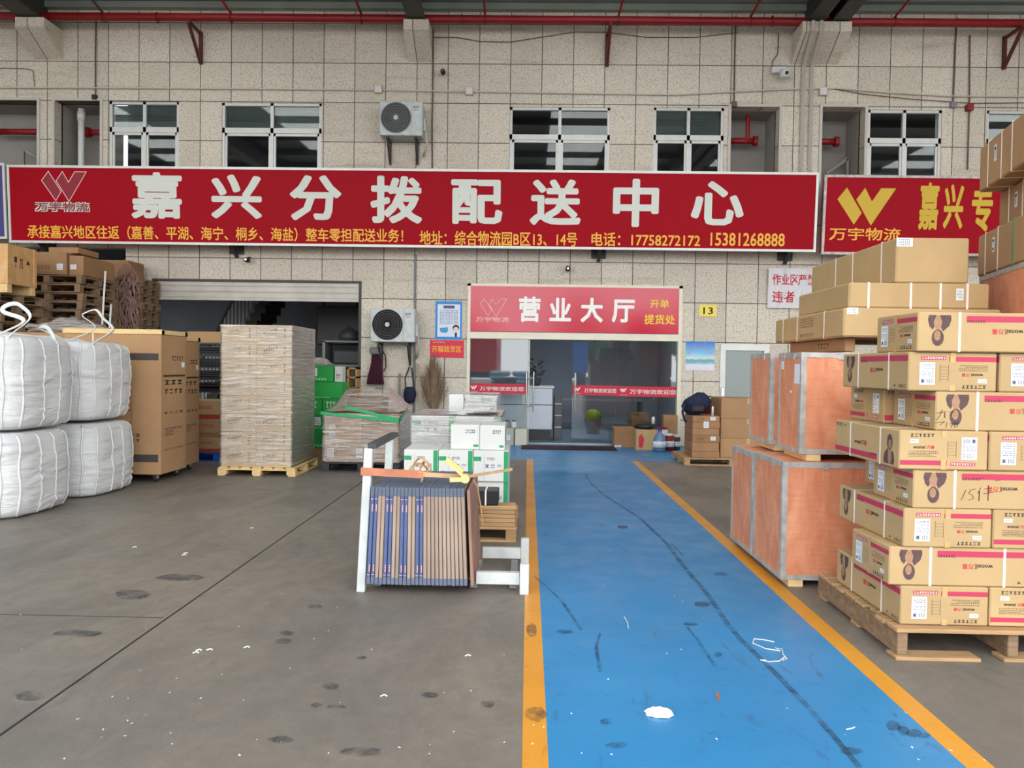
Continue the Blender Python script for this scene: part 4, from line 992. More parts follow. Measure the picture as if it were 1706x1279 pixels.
hand(WON[(3, 0)], [[(1609, 816), (1604, 828), (1601, 833)], [(1626, 814), (1617, 816), (1614, 822), (1620, 824), (1622, 830), (1613, 833)], [(1634, 812), (1629, 822)], [(1632, 818), (1631, 834)], [(1640, 814), (1652, 813)], [(1638, 822), (1655, 820)], [(1647, 808), (1646, 834)], [(1632, 797), (1640, 795)], [(1658, 801), (1668, 799)]], 4.0)
hand(WON[(5, 0)], [[(1560, 688), (1577, 685)], [(1570, 682), (1566, 692), (1560, 700)], [(1574, 687), (1574, 696)], [(1581, 686), (1590, 685), (1582, 692)], [(1558, 704), (1574, 702), (1566, 708)], [(1578, 703), (1576, 712)], [(1582, 706), (1588, 705), (1584, 712)], [(1592, 703), (1590, 712)], [(1589, 707), (1600, 704)], [(1597, 703), (1594, 712)]], 4.0)
# broken pallet under them
t = thing('broken_pallet', 'splintered wooden pallet carrying the pile of printed cartons', 'pallet', (2.56, 4.5, 0)); x0, x1, y0, y1 = 1.957, 3.06, 3.966, 5.06
for xs_ in (x0, 2.53, 3.0): MB().box(xs_, xs_+.055, y0+.01, y1, .02, .145, .004).build('stringer', WOODD, t)
m = MB()
for i in range(8):
    y = y0-.02+i*(y1-y0)/8; m.box(x0-.012+R.uniform(-.02, .02), x1, y, y+.105+R.uniform(-.012, .012), .146, .168+R.uniform(-.003, .003), .004)
m.build('deck_boards', WOOD, t); m = MB()
m.box(x0-.02, x0+.42, y0-.02, y0+.09, 0, .02, .003); m.box(2.5, x1, y0-.01, y0+.1, 0, .02, .003)
for y in (4.45, 4.94): m.box(x0, x1, y, y+.1, 0, .02, .003)
m.build('bottom_boards', WOOD, t)
# ---- plywood crates with steel edging
def crate(label, x0, x1, y0, y1, z0, z1, side=None, group='red plywood crates with steel edging', rz=0, m=None, lab=False, skid=.05):
    w, d, h = x1-x0, y1-y0, z1-z0; t = thing('plywood_crate', label, 'crate', ((x0+x1)/2, (y0+y1)/2, z0), rz, group); k = .012
    MB().box(-w/2, w/2, -d/2, d/2, skid, h).build('panels', m or PLY, t, local=True)
    e = MB(); q = .035
    for a in (-1, 1):
        for b_ in (-1, 1):
            X, Y = a*w/2, b_*d/2
            e.box(X-a*q, X+a*.002, Y-b_*.001, Y+b_*.0025, skid, h); e.box(X-a*.001, X+a*.0025, Y-b_*q, Y+b_*.002, skid, h)
        for Z, s_ in ((skid, 1), (h, -1)):
            e.box(-w/2-.003, w/2+.003, a*d/2-a*.001, a*d/2+a*.0045, Z+s_*.0005, Z+s_*q); e.box(a*w/2-a*.001, a*w/2+a*.0040, -d/2-.002, d/2+.002, Z+s_*.001, Z+s_*(q-.001))
        e.box(-w/2, w/2, a*d/2-a*q, a*d/2, h, h+.0015); e.box(a*w/2-a*q, a*w/2, -d/2+q, d/2-q, h, h+.0025)
    e.build('edge_strips', STEEL, t, local=True)
    for a in (-.42, .0, .42): MB().box(a*w-.05, a*w+.05, -d/2, d/2, 0, skid, .003).build('skid', PINE, t, local=True)
    c = MB()
    for a in (-.28, .1): c.box(a*w-.02, a*w+.02, -d/2-.008, -d/2-.002, h-.05, h-.005, .002)
    for a in (-.2, .25): c.box(-w/2-.008, -w/2-.002, a*d-.02, a*d+.02, h-.05, h-.005, .002)
    c.build('clip', STEEL, t, local=True)
    if lab:
        F = Bx(w, d, h).face('l'); MB().rect(F, d-.13, d-.02, h-.22, h-.08, .003).build('shipping_label', LABEL, t, local=True); s_ = MB().rect(F, .06, .12, h-.12, h-.06, .003); s_.rect(F, .25, .3, h*.62, h*.64, .003); s_.build('sticker', LABEL, t, local=True)
    return t
crate('front lower red plywood crate standing beside the yellow line', 1.775, 3.1, 5.26, 5.915, 0, .867)
crate('rear lower red plywood crate standing beside the yellow line', 1.772, 3.1, 5.945, 6.55, 0, .85)
crate('front upper red plywood crate with a white label near its corner', 1.91, 3.15, 5.33, 5.80, .869, 1.63, lab=True)
crate('rear upper red plywood crate behind the labelled one', 1.90, 3.15, 5.97, 6.5, .869, 1.635)
for z0, z1, lb in ((0, 1.18, 'lower crate of the tall plywood stack behind the printed cartons'), (1.185, 2.24, 'upper crate of the tall plywood stack under the strapped long cartons at right')):
    crate(lb, 3.834-.55, 3.834+.55, 5.13-.66, 5.13+.66, z0, z1, rz=-.24, group=None)
# ---- torn slabs and long strapped cartons on the upper crates
carton('torn dull cardboard slab lying on the upper crates under the long cartons', 2.2, 2.27, 5.31, 6.42, 1.64, 1.735, CARD3, lines=[('l', .55, .75, .3, .7, 4)], name='cardboard_slab', cat='cardboard slab')
carton('second cardboard slab under the long cartons, hidden behind the printed pile', 3.0, 3.07, 5.31, 6.4, 1.64, 1.735, CARD3, name='cardboard_slab', cat='cardboard slab')
G2 = 'long strapped cartons stacked on the crates'
carton('lowest long carton of three above the crates, with brown printed lines', 2.14, 3.2, 5.2, 6.62, 1.737, 1.935, CARD, G2, name='long_carton', sy=(-.52, .25, .72), ch=.012, labels=[('f', .02, .78, .075, .045)], lines=[('l', .42, .62, .5+.1*i, .55+.1*i, 14) for i in range(4)]+[('l', .42, .62, .14, .24, 9)])
carton('middle long carton of three above the crates, wide front with four white straps', 2.2, 3.16, 5.27, 6.24, 1.94, 2.115, CARD, G2, name='long_carton', straps=(-.72, -.12, .3, .68), ch=.012, labels=[('f', .76, .35, .05, .08)])
carton('topmost long carton of three above the crates, pale square front', 2.53, 3.03, 5.3, 6.86, 2.12, 2.432, CARD, G2, name='long_carton', sy=(-.72, -.1, .32), ch=.010, labels=[('f', .0, .8, .11, .06)])
def longbox(label, dx, z0, z1, L, r2, sc, gs=False):
    o = Vector((3.455, 5.93, 0)); ax = Vector((-.238, -.971, 0)); rt = Vector((.971, -.238, 0)); w = .62; c = o+ax*(L/2+dx[1])+rt*(w/2+dx[0])
    t = carton(label, c.x-w/2, c.x+w/2, c.y-L/2, c.y+L/2, z0, z1, CARD2, 'strapped long cartons at the upper right', rz=-.24+r2, name='strapped_carton', sy=sc, ch=.01)
    F = Bx(w, L, z1-z0).face('l'); m = MB().rect(F, L*.24, L*.28, (z1-z0)*.45, (z1-z0)*.8, .002); m.build('number_sticker', LABEL, t, local=True)
    m = MB().scrawl(F, L*.245, L*.275, (z1-z0)*.5, (z1-z0)*.75, 1, R, .003); m.build('sticker_print', INK, t, local=True)
    if gs: MB().ring(1, L*-.05, .02, (-w/2, 0), (w/2, z1-z0), .004).build('green_strap', GSTRAP, t, local=True)
    return t
longbox('lowest of three strapped long cartons at the upper right, one green strap', (0, 0), 2.246, 2.557, 1.3, 0, (.75, .35), True)
longbox('middle of three strapped long cartons at the upper right, with green strap', (.13, .02), 2.563, 2.876, 1.3, 0, (.7, .3), True)
longbox('topmost of three strapped long cartons at the upper right, jutting out', (-.02, .05), 2.882, 3.22, 1.3, .0, (.72, .3, .0))
# ---- pile by the small door
pallet('small pallet under the brown carton piles right of the entrance', 2.46, 3.95, 11.83, 12.85, .0, .115, WOOD)
G3 = 'flat brown cartons on the small pallet'
a, b_ = at(1154, 700, 11.9).x, at(1200, 700, 11.9).x
zs = [.116, .25, .395, .50, .62, .74, .82]; zt = [at(1175, y, 11.9).z for y in (763, 752, 737, 725, 714, 703, 693)]
zz = [.116]+[max(.2, z) for z in zt[1:]]
names = ['bottom', 'second', 'third', 'fourth', 'fifth', 'top']
for i in range(6):
    z0, z1 = zz[i]+(0 if i == 0 else .001), zz[i+1]
    carton('%s flat brown carton in the short stack on the small pallet' % names[i] if i in (0, 5) else '%s flat brown carton from the bottom of the short stack on the small pallet' % names[i], a, b_-.01*(i % 2), 11.9, 12.5, z0, z1, CARD3, G3, name='flat_carton', labels=[('f', .66, .3, .08, min(.06, (z1-z0)*.6))] if i in (5, 2) else ([('f', .4, .1, .08, .1)] if i == 4 else ()), lines=[('f', .15, .45, .35, .65, 4)] if i in (2, 5) else ())
G4 = 'large tan cartons right of the flat ones'
x0 = at(1201, 700, 12.0).x; x1 = 3.93
for i, (z0, z1) in enumerate(((.116, .42), (.421, .735), (.736, 1.055))):
    carton('%s large tan carton on the small pallet beside the short stack' % ('bottom', 'middle', 'top')[i], x0+(.0 if i < 2 else -.0), x1, 12.0, 12.7, z0, z1, CARD2, G4, tape='y', labels=())
p = at(1160, 690, 12.1)
z = zz[6]+.002; t = thing('backpack', 'navy backpack slumped on the short stack of flat cartons', 'bag', (p.x, 12.15, z)); m = MB(); nu, nv = 20, 12; vs = []; fs = []
for j in range(nv+1):
    v = j/nv; 
    for i in range(nu):
        a_ = 2*PI*i/nu; rr_ = .22*(max(0.02, math.sin(PI*min(.97, v*.9+.08))))**.6*(1+.18*noise.noise(Vector((math.cos(a_)*2, math.sin(a_)*2, v*4)))); vs.append((p.x-.02+math.cos(a_)*rr_+v*.1, 12.2+math.sin(a_)*rr_*.8, z+v*.36))
for j in range(nv):
    for i in range(nu): fs.append((j*nu+i, j*nu+(i+1) % nu, (j+1)*nu+(i+1) % nu, (j+1)*nu+i))
fs += [tuple(reversed(range(nu))), tuple(range(nv*nu, nv*nu+nu))]; m.add(vs, fs).build('body', NAVY, t, True)
MB().tube([(p.x-.2, 12.02, z+.2), (p.x-.25, 11.95, z+.05), (p.x-.22, 11.93, z-.06), (p.x-.19, 11.96, z-.1)], .02).build('strap', NAVY, t, True); MB().box(p.x-.1, p.x+.1, 11.99, 12.03, z+.06, z+.16, .015).build('front_pocket', BLACK, t)
p = at(1186, 690, 12.55); t = thing('red_suitcase', 'dark red case behind the navy backpack', 'suitcase', (p.x, 12.9, .116)); MB().box(p.x-.14, p.x+.1, 12.72, 12.84, .116, 1.0, .02).build('shell', M('dark_red_shell', S(112, 28, 44), .5), t); MB().tube([(p.x-.06, 12.78, 1.0), (p.x-.06, 12.78, 1.05), (p.x+.04, 12.78, 1.05), (p.x+.04, 12.78, 1.0)], .012).build('handle', BLACK, t)
p = at(1187, 690, 12.0); t = thing('white_tube', 'short white tube standing on the flat carton stack', 'tube', (p.x, 12.0, z)); MB().lathe([(.018, 0), (.018, .13), (.01, .15)], (p.x, 12.0, z), 10).build('tube', WHITEP, t, True)
# ---- clutter by the right glass panel
yb = 14.15
def cl(px0, px1, y0, y1, Y): a, b_ = at(px0, y1, Y), at(px1, y0, Y); return a.x, b_.x, max(0.002, a.z), b_.z
x0, x1, z0, z1 = cl(1022, 1057, 712, 738, 14.35); carton('dull brown carton on the blue apron against the right glass panel', x0, x1, 14.3, 14.66, .002, z1, CARD3, labels=[('f', .05, .02, .12, .04)])
x0, x1, z0, z1 = cl(1058, 1092, 715, 747, 14.0); carton('tan carton with red print on the blue apron, left of the bottle', x0, x1, 13.9, 14.25, .002, z1, CARD, lines=[], tape='y'); 
F = Fr((x0, 13.9, 0.002), (1, 0, 0), (0, 0, 1), (0, -1, 0)); MB().poly(F, [(.05, .06), (.12, .04), (.15, .2), (.1, .3), (.05, .25)], .003).build('red_print', REDINK, [o for o in bpy.data.objects if o.get('label', '').startswith('tan carton with red')][0])
x0_, x1_ = x0, x1; t = thing('black_bag', 'crumpled black bag lying on the red-printed tan carton', 'bag', ((x0+x1)/2, 14.08, z1+.002)); m = MB().lathe([(.16, 0), (.2, .04), (.14, .1), (.05, .12)], ((x0+x1)/2, 14.08, z1+.002), 16); m.v = [v+Vector((.03*noise.noise(v*6), .02*noise.noise(v*5+Vector((3, 0, 0))), 0)) for v in m.v]; m.build('body', BLACK, t, True); MB().lathe([(.03, .0), (.034, .1), (.02, .13)], (x1-.04, 14.02, z1+.1), 10).build('label_roll', WHITEP, t, True)
x0, x1, z0, z1 = cl(1049, 1080, 688, 710, 15.2); t = carton('brown carton inside the office behind the right glass panel', x0, x1, 15.0, 15.4, .004, .62, CARD3)
x0, x1, z0, z1 = cl(1106, 1130, 692, 726, 14.45); carton('tall dull carton in the corner right of the glass entrance', x0, x1, 14.5, 14.69, .002, z1, CARD3)
p = fl(1094, 749); t = thing('water_bottle', 'big clear blue bottle with white label beside the red cans', 'bottle', (p.x, 13.76, .002)); BLUEW = clear('blue_bottle_plastic', (.45, .6, .85), 1.2, 1.4, .35, (.35, .5, .8), .1)
MB().lathe([(.10, 0), (.12, .02), (.12, .2), (.10, .27), (.04, .33), (.035, .37)], (p.x, 13.76, .002), 18).build('body', BLUEW, t, True); MB().lathe([(.122, .08), (.122, .19)], (p.x, 13.76, .002), 18).build('label', LABEL, t, True); MB().lathe([(.04, .37), (.04, .4)], (p.x, 13.76, .002), 12).build('cap', BLUEPL, t)
def can(px, Y, r, h, lb, m, lid): 
    p = at(px, 735, Y); t = thing('paint_can', lb, 'can', (p.x, Y, .002)); MB().lathe([(r, 0), (r, h)], (p.x, Y, .002), 18).build('body', m, t, True); MB().lathe([(r*1.04, h-.02), (r*1.04, h), (r*.5, h+.02)], (p.x, Y, .002), 18).build('lid', lid, t); MB().lathe([(r*1.01, h*.25), (r*1.01, h*.6)], (p.x, Y, .002), 18).build('label', LABEL, t, True); MB().tube([(p.x-r, Y, h*.85), (p.x-r*.6, Y-r, h*.5), (p.x+r*.6, Y-r, h*.5), (p.x+r, Y, h*.85)], .005).build('handle', CHROME, t)
can(1114, 13.92, .10, .30, 'red paint can in front of the tall dull carton', REDPIPE, WHITEP); can(1125, 14.1, .09, .26, 'smaller dark can right of the red paint can', DGREY, WHITEP); can(1102, 14.35, .12, .38, 'tall can with red lid behind the clear blue bottle', WHITEP, REDPIPE)
x0, x1, z0, z1 = cl(838, 878, 712, 735, 14.5)
carton('low white and grey carton left of the open entrance', x0, (x0+x1)/2-.02, 14.35, 14.66, .002, .33, M('grey_carton', S(168, 170, 160), .7), labels=[('f', .2, .3, .1, .1)]); carton('low pale carton against the left glass panel, nearest the door gap', (x0+x1)/2, x1, 14.35, 14.66, .002, .31, M('pale_carton', S(196, 196, 180), .7))
for k, px in enumerate((845, 856)):
    p = at(px, 712, 14.5); t = thing('glass_jar', ('left' if k == 0 else 'right')+' of two small jars on the low white and grey carton', 'jar', (p.x, 14.5, .332)); MB().lathe([(.05, 0), (.055, .02), (.055, .1), (.04, .12)], (p.x, 14.5, .332), 12).build('body', GREY if k == 0 else DWHITE, t, True); MB().lathe([(.042, .12), (.042, .14)], (p.x, 14.5, .332), 12).build('lid', DGREY, t)
# ============================================================ LEFT: pallet stacks, crates, ropes
def stack(x0, x1, y0, y1, n, h, m, words, group, along, z0=0):
    first = None
    for i in range(n):
        k = i+1; nm = {1: 'lowest', n: 'topmost'}.get(k, '%s from the floor' % ('second third fourth fifth sixth seventh eighth ninth tenth eleventh twelfth thirteenth fourteenth fifteenth sixteenth seventeenth eighteenth nineteenth twentieth twenty-first'.split()[max(0, k-2)]))
        lb = '%s used wooden pallet in the %s' % (nm, words)
        dx, dy = R.uniform(-.03, .03), R.uniform(-.03, .03)
        if first is None: first = pallet(lb, x0, x1, y0, y1, z0, h-.004, m, group, 0, 'pallet', 6, True, along); base = first.location.copy()
        else: dup(first, lb, (base.x+dx, base.y+dy, z0+i*h), (0, 0, R.uniform(-.02, .02)), group)
stack(-8.93, -7.75, 10.88, 11.98, 17, .146, WOODD, 'stack below the pale plywood crate', 'used pallets below the plywood crate', 'y')
stack(-8.55, -7.36, 12.3, 13.38, 20, .145, WOODD, 'stack below the old cartons', 'used pallets below the old cartons', 'x')
stack(-8.3, -7.25, 14.0, 14.72, 21, .145, WOODD, 'stack draped with old straps', 'used pallets draped with old straps', 'x')
zt = 17*.146
t = thing('plywood_box', 'pale plywood box with black handling marks on the leftmost pallet stack', 'crate', (-8.05, 11.3, zt)); x0, x1, y0, y1 = -8.72, -7.69, 11.0, 11.66
MB().box(x0, x1, y0, y1, zt+.13, 3.2, .004).build('panels', CRATEP, t)
for y in (y0+.06, y1-.06): MB().box(x0, x1, y-.05, y+.05, zt, zt+.13, .004).build('skid', PINE, t)
m = MB(); 
for y in (y0, y1-.06): m.box(x1, x1+.012, y, y+.06, zt+.13, 3.2)
m.build('corner_batten', CRATEP, t)
Fm = Fr((x1, y0, zt+.13), (0, 1, 0), (0, 0, 1), (1, 0, 0)); m = MB()
m.poly(Fm, [(.16, .34), (.22, .34), (.22, .42), (.16, .42)], .002); m.rect(Fm, .185, .195, .28, .34, .002); m.rect(Fm, .17, .21, .27, .28, .002)
for q in (.29, .33): m.rect(Fm, q, q+.014, .28, .38, .002); m.poly(Fm, [(q-.012, .38), (q+.026, .38), (q+.007, .42)], .002)
m.rect(Fm, .27, .36, .26, .27, .002); m.poly(Fm, [(.42, .33), (.52, .33), (.47, .40)], .002); m.build('handling_marks', INK, t)
zb = 20*.145
carton('old cardboard carton with two white labels on the middle pallet stack', -8.5, -7.62, 12.32, 13.0, zb, 3.27, CARD3, labels=[('f', .16, .2, .18, .1), ('f', .82, .22, .1, .1)], lines=[('f', .36, .7, .25, .4, 6)])
carton('second old carton on the middle pallet stack, right of the labelled one', -7.6, -7.36, 12.36, 13.3, zb, 3.22, CARD3, labels=[('f', .1, .3, .1, .08)])
carton('thin carton lying flat on top of the labelled old carton', -8.0, -7.5, 12.45, 13.05, 3.272, 3.37, CARD3)
zc = 21*.145
carton('long dull brown carton on the strap-draped pallet stack', -8.25, -7.5, 14.02, 14.6, zc, 3.38, CARD3)
t = thing('old_straps', 'tangle of old brown straps draped over the right pallet stack', 'straps', (-7.4, 13.9, 1.4)); m = MB()
for i in range(40):
    x = -7.68+R.random()*.4; z0 = 3.12-R.random()*.6; L = .3+R.random()*1.1; ph, q1, q2 = R.random()*6, R.uniform(.03, .11), R.uniform(.7, 1.6); yo = 13.93-.05*R.random(); P = []
    for k in range(16):
        u = k/15; P.append((x+q1*math.sin(ph+u*2*PI*q2), yo-.025*math.sin(u*9+ph), z0-L*u))
    m.tube(P, .013, 4, flat=.5)
for i in range(22):
    cx, cz, q1, q2, ph = -7.48+R.uniform(-.18, .2), 2.95+R.uniform(-.5, .25), R.uniform(.06, .14), R.uniform(.1, .26), R.random()*6
    m.tube([(cx+q1*math.sin(2*PI*k/14+ph), 13.91-.05*R.random()*.2-.02*math.cos(2*PI*k/14), cz+q2*math.cos(2*PI*k/14)) for k in range(14)], .012, 4, True, flat=.5)
m.build('straps', M('old_strap', S(158, 126, 116), .85, var=.3, sc=10), t)
for y, z, px, lb in ((12.0, 2.95, 164, 'taller of two white poles standing before the pallet stacks'), (12.05, 2.42, 174, 'shorter of two white poles standing before the pallet stacks')):
    x = at(px, 480, y).x; t = thing('white_pole', lb, 'pole', (x, y, 0)); MB().tube([(x, y-.1, 0), (x, y+.2, z)], .015).build('shaft', WHITEP, t, True)
# ---- big white bulk bags
def bag(label, cx, cy, z0, rx, ry, h, seed, loops=(), rz=0, lean=0, dome=1):
    t = thing('bulk_bag', label, 'bulk bag', (cx, cy, z0), rz, 'white woven bulk bags at the left'); nu, nv = 72, 40; vs = []; fs = []
    def sp(u, v, off=0):
        a = 2*PI*u; c, s_ = math.cos(a), math.sin(a); ex = 4.2
        r = 1/((abs(c)**ex+abs(s_)**ex)**(1/ex))
        bul = .94+.075*math.sin(PI*min(1, max(0, v*1.02)))**.6
        if v < .10: bul *= .84+.16*math.sqrt(max(0, 1-(1-v/.10)**2))
        if v > .90: bul *= 1-.10*((v-.9)/.1)**2
        n_ = .016*noise.noise(Vector((c*2.5+seed, s_*2.5, v*7)))+.010*noise.noise(Vector((c*5+seed, s_*5, v*24)))
        n_ += .018*math.sin(v*64+4*noise.noise(Vector((c*3+seed, s_*3, v*3))))*max(0, noise.noise(Vector((c*2, s_*2+seed, v*5))))
        R1 = r*bul
        return Vector((rx*R1*c+(n_+off)*c+lean*v, ry*R1*s_+(n_+off)*s_, h*v+.02*dome*noise.noise(Vector((c*2, s_*2, seed)))*v))
    for j in range(nv+1):
        for i in range(nu): vs.append(sp(i/nu, j/nv))
    for j in range(nv):
        for i in range(nu): fs.append((j*nu+i, j*nu+(i+1) % nu, (j+1)*nu+(i+1) % nu, (j+1)*nu+i))
    fs.append(tuple(reversed(range(nu)))); top = len(vs); k = nv*nu
    for q, (sc_, dz) in enumerate(((.7, .0), (.35, .03), (.12, .06))):
        for i in range(nu): 
            v = vs[k+i]; vs.append(Vector((v.x*sc_+lean*(1-sc_), v.y*sc_, h+dome*dz*.6+.03*dome*noise.noise(Vector((v.x*5, v.y*5, seed+q))))))
        o = k if q == 0 else top+(q-1)*nu
        for i in range(nu): fs.append((o+i, o+(i+1) % nu, top+q*nu+(i+1) % nu, top+q*nu+i))
    fs.append(tuple(range(top+2*nu, top+3*nu)))
    MB().add(vs, fs).build('body', BAG, t, True, local=True)
    for q, u in enumerate((.645, .72, .78, .855, .895, .965, .53, .60, .035, .105)):
        P = [sp(u+.002*math.sin(j*.3+q), .02+.96*j/40, .004) for j in range(41)]
        MB().tube(P, .011, 6, flat=.6).build('seam', WHITEP, t, True, local=True)
    for P, u0, u1 in loops:
        A, Bq = sp(u0, .97, .0), sp(u1, .97, .0)
        pts = [A-Vector((0, 0, .12)), A]+[Vector(p) for p in P]+[Bq, Bq-Vector((0, 0, .12))]
        pp = []
        for i in range(len(pts)-1):
            p0, p1, p2, p3 = pts[max(0, i-1)], pts[i], pts[i+1], pts[min(len(pts)-1, i+2)]
            for s_ in range(5):
                w = s_/5; pp.append(.5*((2*p1)+(p2-p0)*w+(2*p0-5*p1+4*p2-p3)*w*w+(3*p1-p0-3*p2+p3)*w**3))
        pp.append(pts[-1]); MB().tube(pp, .021, 8, flat=.3).build('lifting_loop', WHITEP, t, True, local=True)
    return t
def wl(t_loc, px): return [tuple(at(x, y, Y)-Vector(t_loc)) for x, y, Y in px]
l = (-5.24, 7.33, 0); bag('lower bag of the nearer white bulk bag stack at the left edge', *l, .53, .51, .80, 1, dome=0)
l = (-5.26, 7.38, .83); bag('upper bag of the nearer white stack, one tall loop standing up', *l, .55, .52, .90, 2, [(wl(l, [(40, 535, 7.25), (7, 520, 7.2), (6, 512, 7.2), (20, 506, 7.2), (34, 509, 7.2), (50, 530, 7.2)]), .84, .868), ([(.2, .36, .99), (.36, .22, 1.0)], .1, .04)])
l = (-5.17, 8.52, 0); bag('lower bag of the farther white bulk bag stack beside the big carton', *l, .50, .50, .80, 3, dome=0)
l = (-5.2, 8.52, .84); bag('upper bag of the farther white stack, with a tall folded loop', *l, .50, .49, .86, 4, [(wl(l, [(158, 548, 8.25), (138, 527, 8.2), (142, 521, 8.2), (160, 516, 8.2), (172, 530, 8.2), (188, 550, 8.2)]), .80, .895)])
# ---- large appliance carton on casters
BANDM = M('carton_black_band', S(72, 66, 64), .7)
def bigcarton(label, x0, x1, y0, y1, h):
    t = thing('wheeled_carton', label, 'carton', ((x0+x1)/2, (y0+y1)/2, 0)); w, d = x1-x0, y1-y0; zb = .10
    MB().box(-w/2, w/2, -d/2, d/2, zb, h-.06, .008).build('body', CARD2, t, local=True)
    m = MB(); q = .05
    for a in (-1, 1): m.box(-w/2-.01, w/2+.01, a*(d/2-.03)-.04, a*(d/2-.03)+.04, h-.06, h, .003); m.box(a*(w/2-.03)-.04, a*(w/2-.03)+.04, -d/2, d/2, h-.06, h-.005, .003)
    m.build('timber_frame', PINE, t, local=True)
    B_ = Bx(w, d, h); F = B_.face('f')
    for q0, q1 in ((.80, .845), (.135, .185)): MB().rect(F, 0.01, w-.03, h*q0, h*q1).build('black_band', BANDM, t, local=True)
    k = MB()
    for z in (.805, .14): k.scrawl(F, w*.36, w*.62, h*(z+.006), h*(z+.03), 4, R, .002)
    k.build('band_print', M('band_print_grey', S(150, 138, 128), .8) if 'band_print_grey' not in bpy.data.materials else bpy.data.materials['band_print_grey'], t, local=True)
    k = MB()
    for z in (.30, .265): k.scrawl(F, w*.25, w*.53, h*z, h*(z+.02), 5, R, .0016); k.scrawl(F, w*.56, w*.80, h*z, h*(z+.02), 4, R, .0016)
    F2 = B_.face('r')
    for z in (.34, .32, .30): k.scrawl(F2, d*.15, d*(.82 if z > .33 else .5), h*z, h*(z+.013), 9, R, .0016)
    k.scrawl(F2, d*.15, d*.85, h*.205, h*.215, 12, R, .0016); k.scrawl(F2, d*.1, d*.9, h*.445, h*.46, 4, R, .0016); k.rect(F2, d*.08, d*.92, h*.692, h*.705, .0016)
    for z, n in ((.64, 3), (.58, 4)): k.scrawl(F2, d*.12, d*.85, h*z, h*(z+.03), n, R, .0016)
    k.scrawl(F2, d*.4, d*.85, h*.80, h*.83, 5, R, .0016); k.build('printed_text', INK, t, local=True)
    k = MB()
    def ln(a0, a1, b0, b1): k.rect(F, a0*w, a1*w, b0*h, b1*h, .0016)
    for z in (.62, .595, .575, .47, .385): ln(.3, .70, z, z+.004)
    for x in (.3, .36, .40, .44, .695): ln(x, x+.005, .385, .62)
    k.build('line_drawing', M('print_brown', S(128, 70, 52), .8) if 'print_brown' not in bpy.data.materials else bpy.data.materials['print_brown'], t, local=True)
    MB().rect(F2, d*.78, d*.9, h*.755, h*.79, .002).build('shipping_label', LABEL, t, local=True)
    MB().ring(0, -w*.2, .016, (-d/2, zb), (d/2, h-.06)).build('strap', STRAP, t, local=True)
    for a in (-1, 1):
        for b_ in (-1, 1):
            m = MB(); X, Y = a*(w/2-.1), b_*(d/2-.09); m.lathe([(.045, -.015), (.05, -.01), (.05, .01), (.045, .015)], (X, Y, .05), 16, 'x')
            c = m.build('caster', BLACK, t, local=True); f = MB(); f.box(X-.022, X-.017, Y-.03, Y+.03, .045, zb); f.box(X+.017, X+.022, Y-.03, Y+.03, .045, zb); f.box(X-.03, X+.03, Y-.035, Y+.035, .092, zb); f.build('caster_fork', STEEL, c, local=True)
    return t
bigcarton('tall brown appliance carton on casters beside the white bulk bags', -5.72, -4.51, 9.2, 9.9, 1.89)
bigcarton('second tall appliance carton standing behind the first casters carton', -5.7, -4.60, 9.97, 10.5, 1.84)
t = carton('hidden wide carton behind the white bags, topped with crumpled film', -7.0, -5.75, 9.9, 10.5, 0, 1.86, CARD2)
t = thing('crumpled_film', 'crumpled heap of clear plastic film above the farther white bag', 'plastic film', (-6.2, 10.2, 1.862)); m = MB(); n = 24; vs = []; fs = []
for j in range(11):
    v = j/10
    for i in range(n):
        a = 2*PI*i/n; r = (1-v*v)*.9+.02; q = 1+.35*noise.noise(Vector((math.cos(a)*3, math.sin(a)*3, v*5))); vs.append((-6.25+math.cos(a)*r*.62*q, 10.2+math.sin(a)*r*.26*q, 1.868+v*.2+.06*max(0, noise.noise(Vector((math.cos(a)*4, v*6, math.sin(a)*4))))))
for j in range(10):
    for i in range(n): fs.append((j*n+i, j*n+(i+1) % n, (j+1)*n+(i+1) % n, (j+1)*n+i))
m.add(vs, fs).build('film', FILMD, t, True)
# ---- dark shelf, red and tan cartons on the blue pallet
pallet('blue plastic pallet under the red and tan cartons', -5.5, -4.65, 11.3, 12.2, 0, .13, BLUEPL, name='plastic_pallet')
G = 'small cartons on the blue pallet'
REDC = M('red_carton', S(176, 60, 56), .6, var=.1)
zq = .131
for k, (h, x0, mm, lb) in enumerate(((.05, -5.2, REDC, 'flat red carton tray directly on the blue pallet'), (.19, -5.18, CARD2, 'tan carton with red print on the red tray'), (.05, -5.28, CARD3, 'flat tan tray between the two printed cartons'), (.22, -5.15, CARD2, 'open tan carton above the flat tray'), (.06, -5.25, REDC, 'flat red tray in the upper half of the small stack'), (.22, -5.22, CARD, 'topmost tan carton of the small stack on the blue pallet'))):
    carton(lb, x0, -4.66, 11.35, 11.85, zq, zq+h-.002, mm, G, name='small_carton', lines=[('f', .2, .8, .4, .6, 8)] if h > .1 else (), ink=REDINK); zq += h
t = thing('storage_shelf', 'dark steel shelf with folded sheets behind the tall wrapped pallet', 'shelf', (-5.0, 12.6, 0)); m = MB()
for x in (-5.75, -4.4):
    for y in (12.3, 12.9): m.box(x, x+.04, y, y+.04, 0, 1.82)
for z in (1.0, 1.2, 1.40, 1.6, 1.79): m.box(-5.75, -4.36, 12.3, 12.94, z, z+.025)
m.build('frame', DGREY, t)
SHEETS = M('dark_sheets', S(58, 56, 58), .6, var=.3, sc=9)
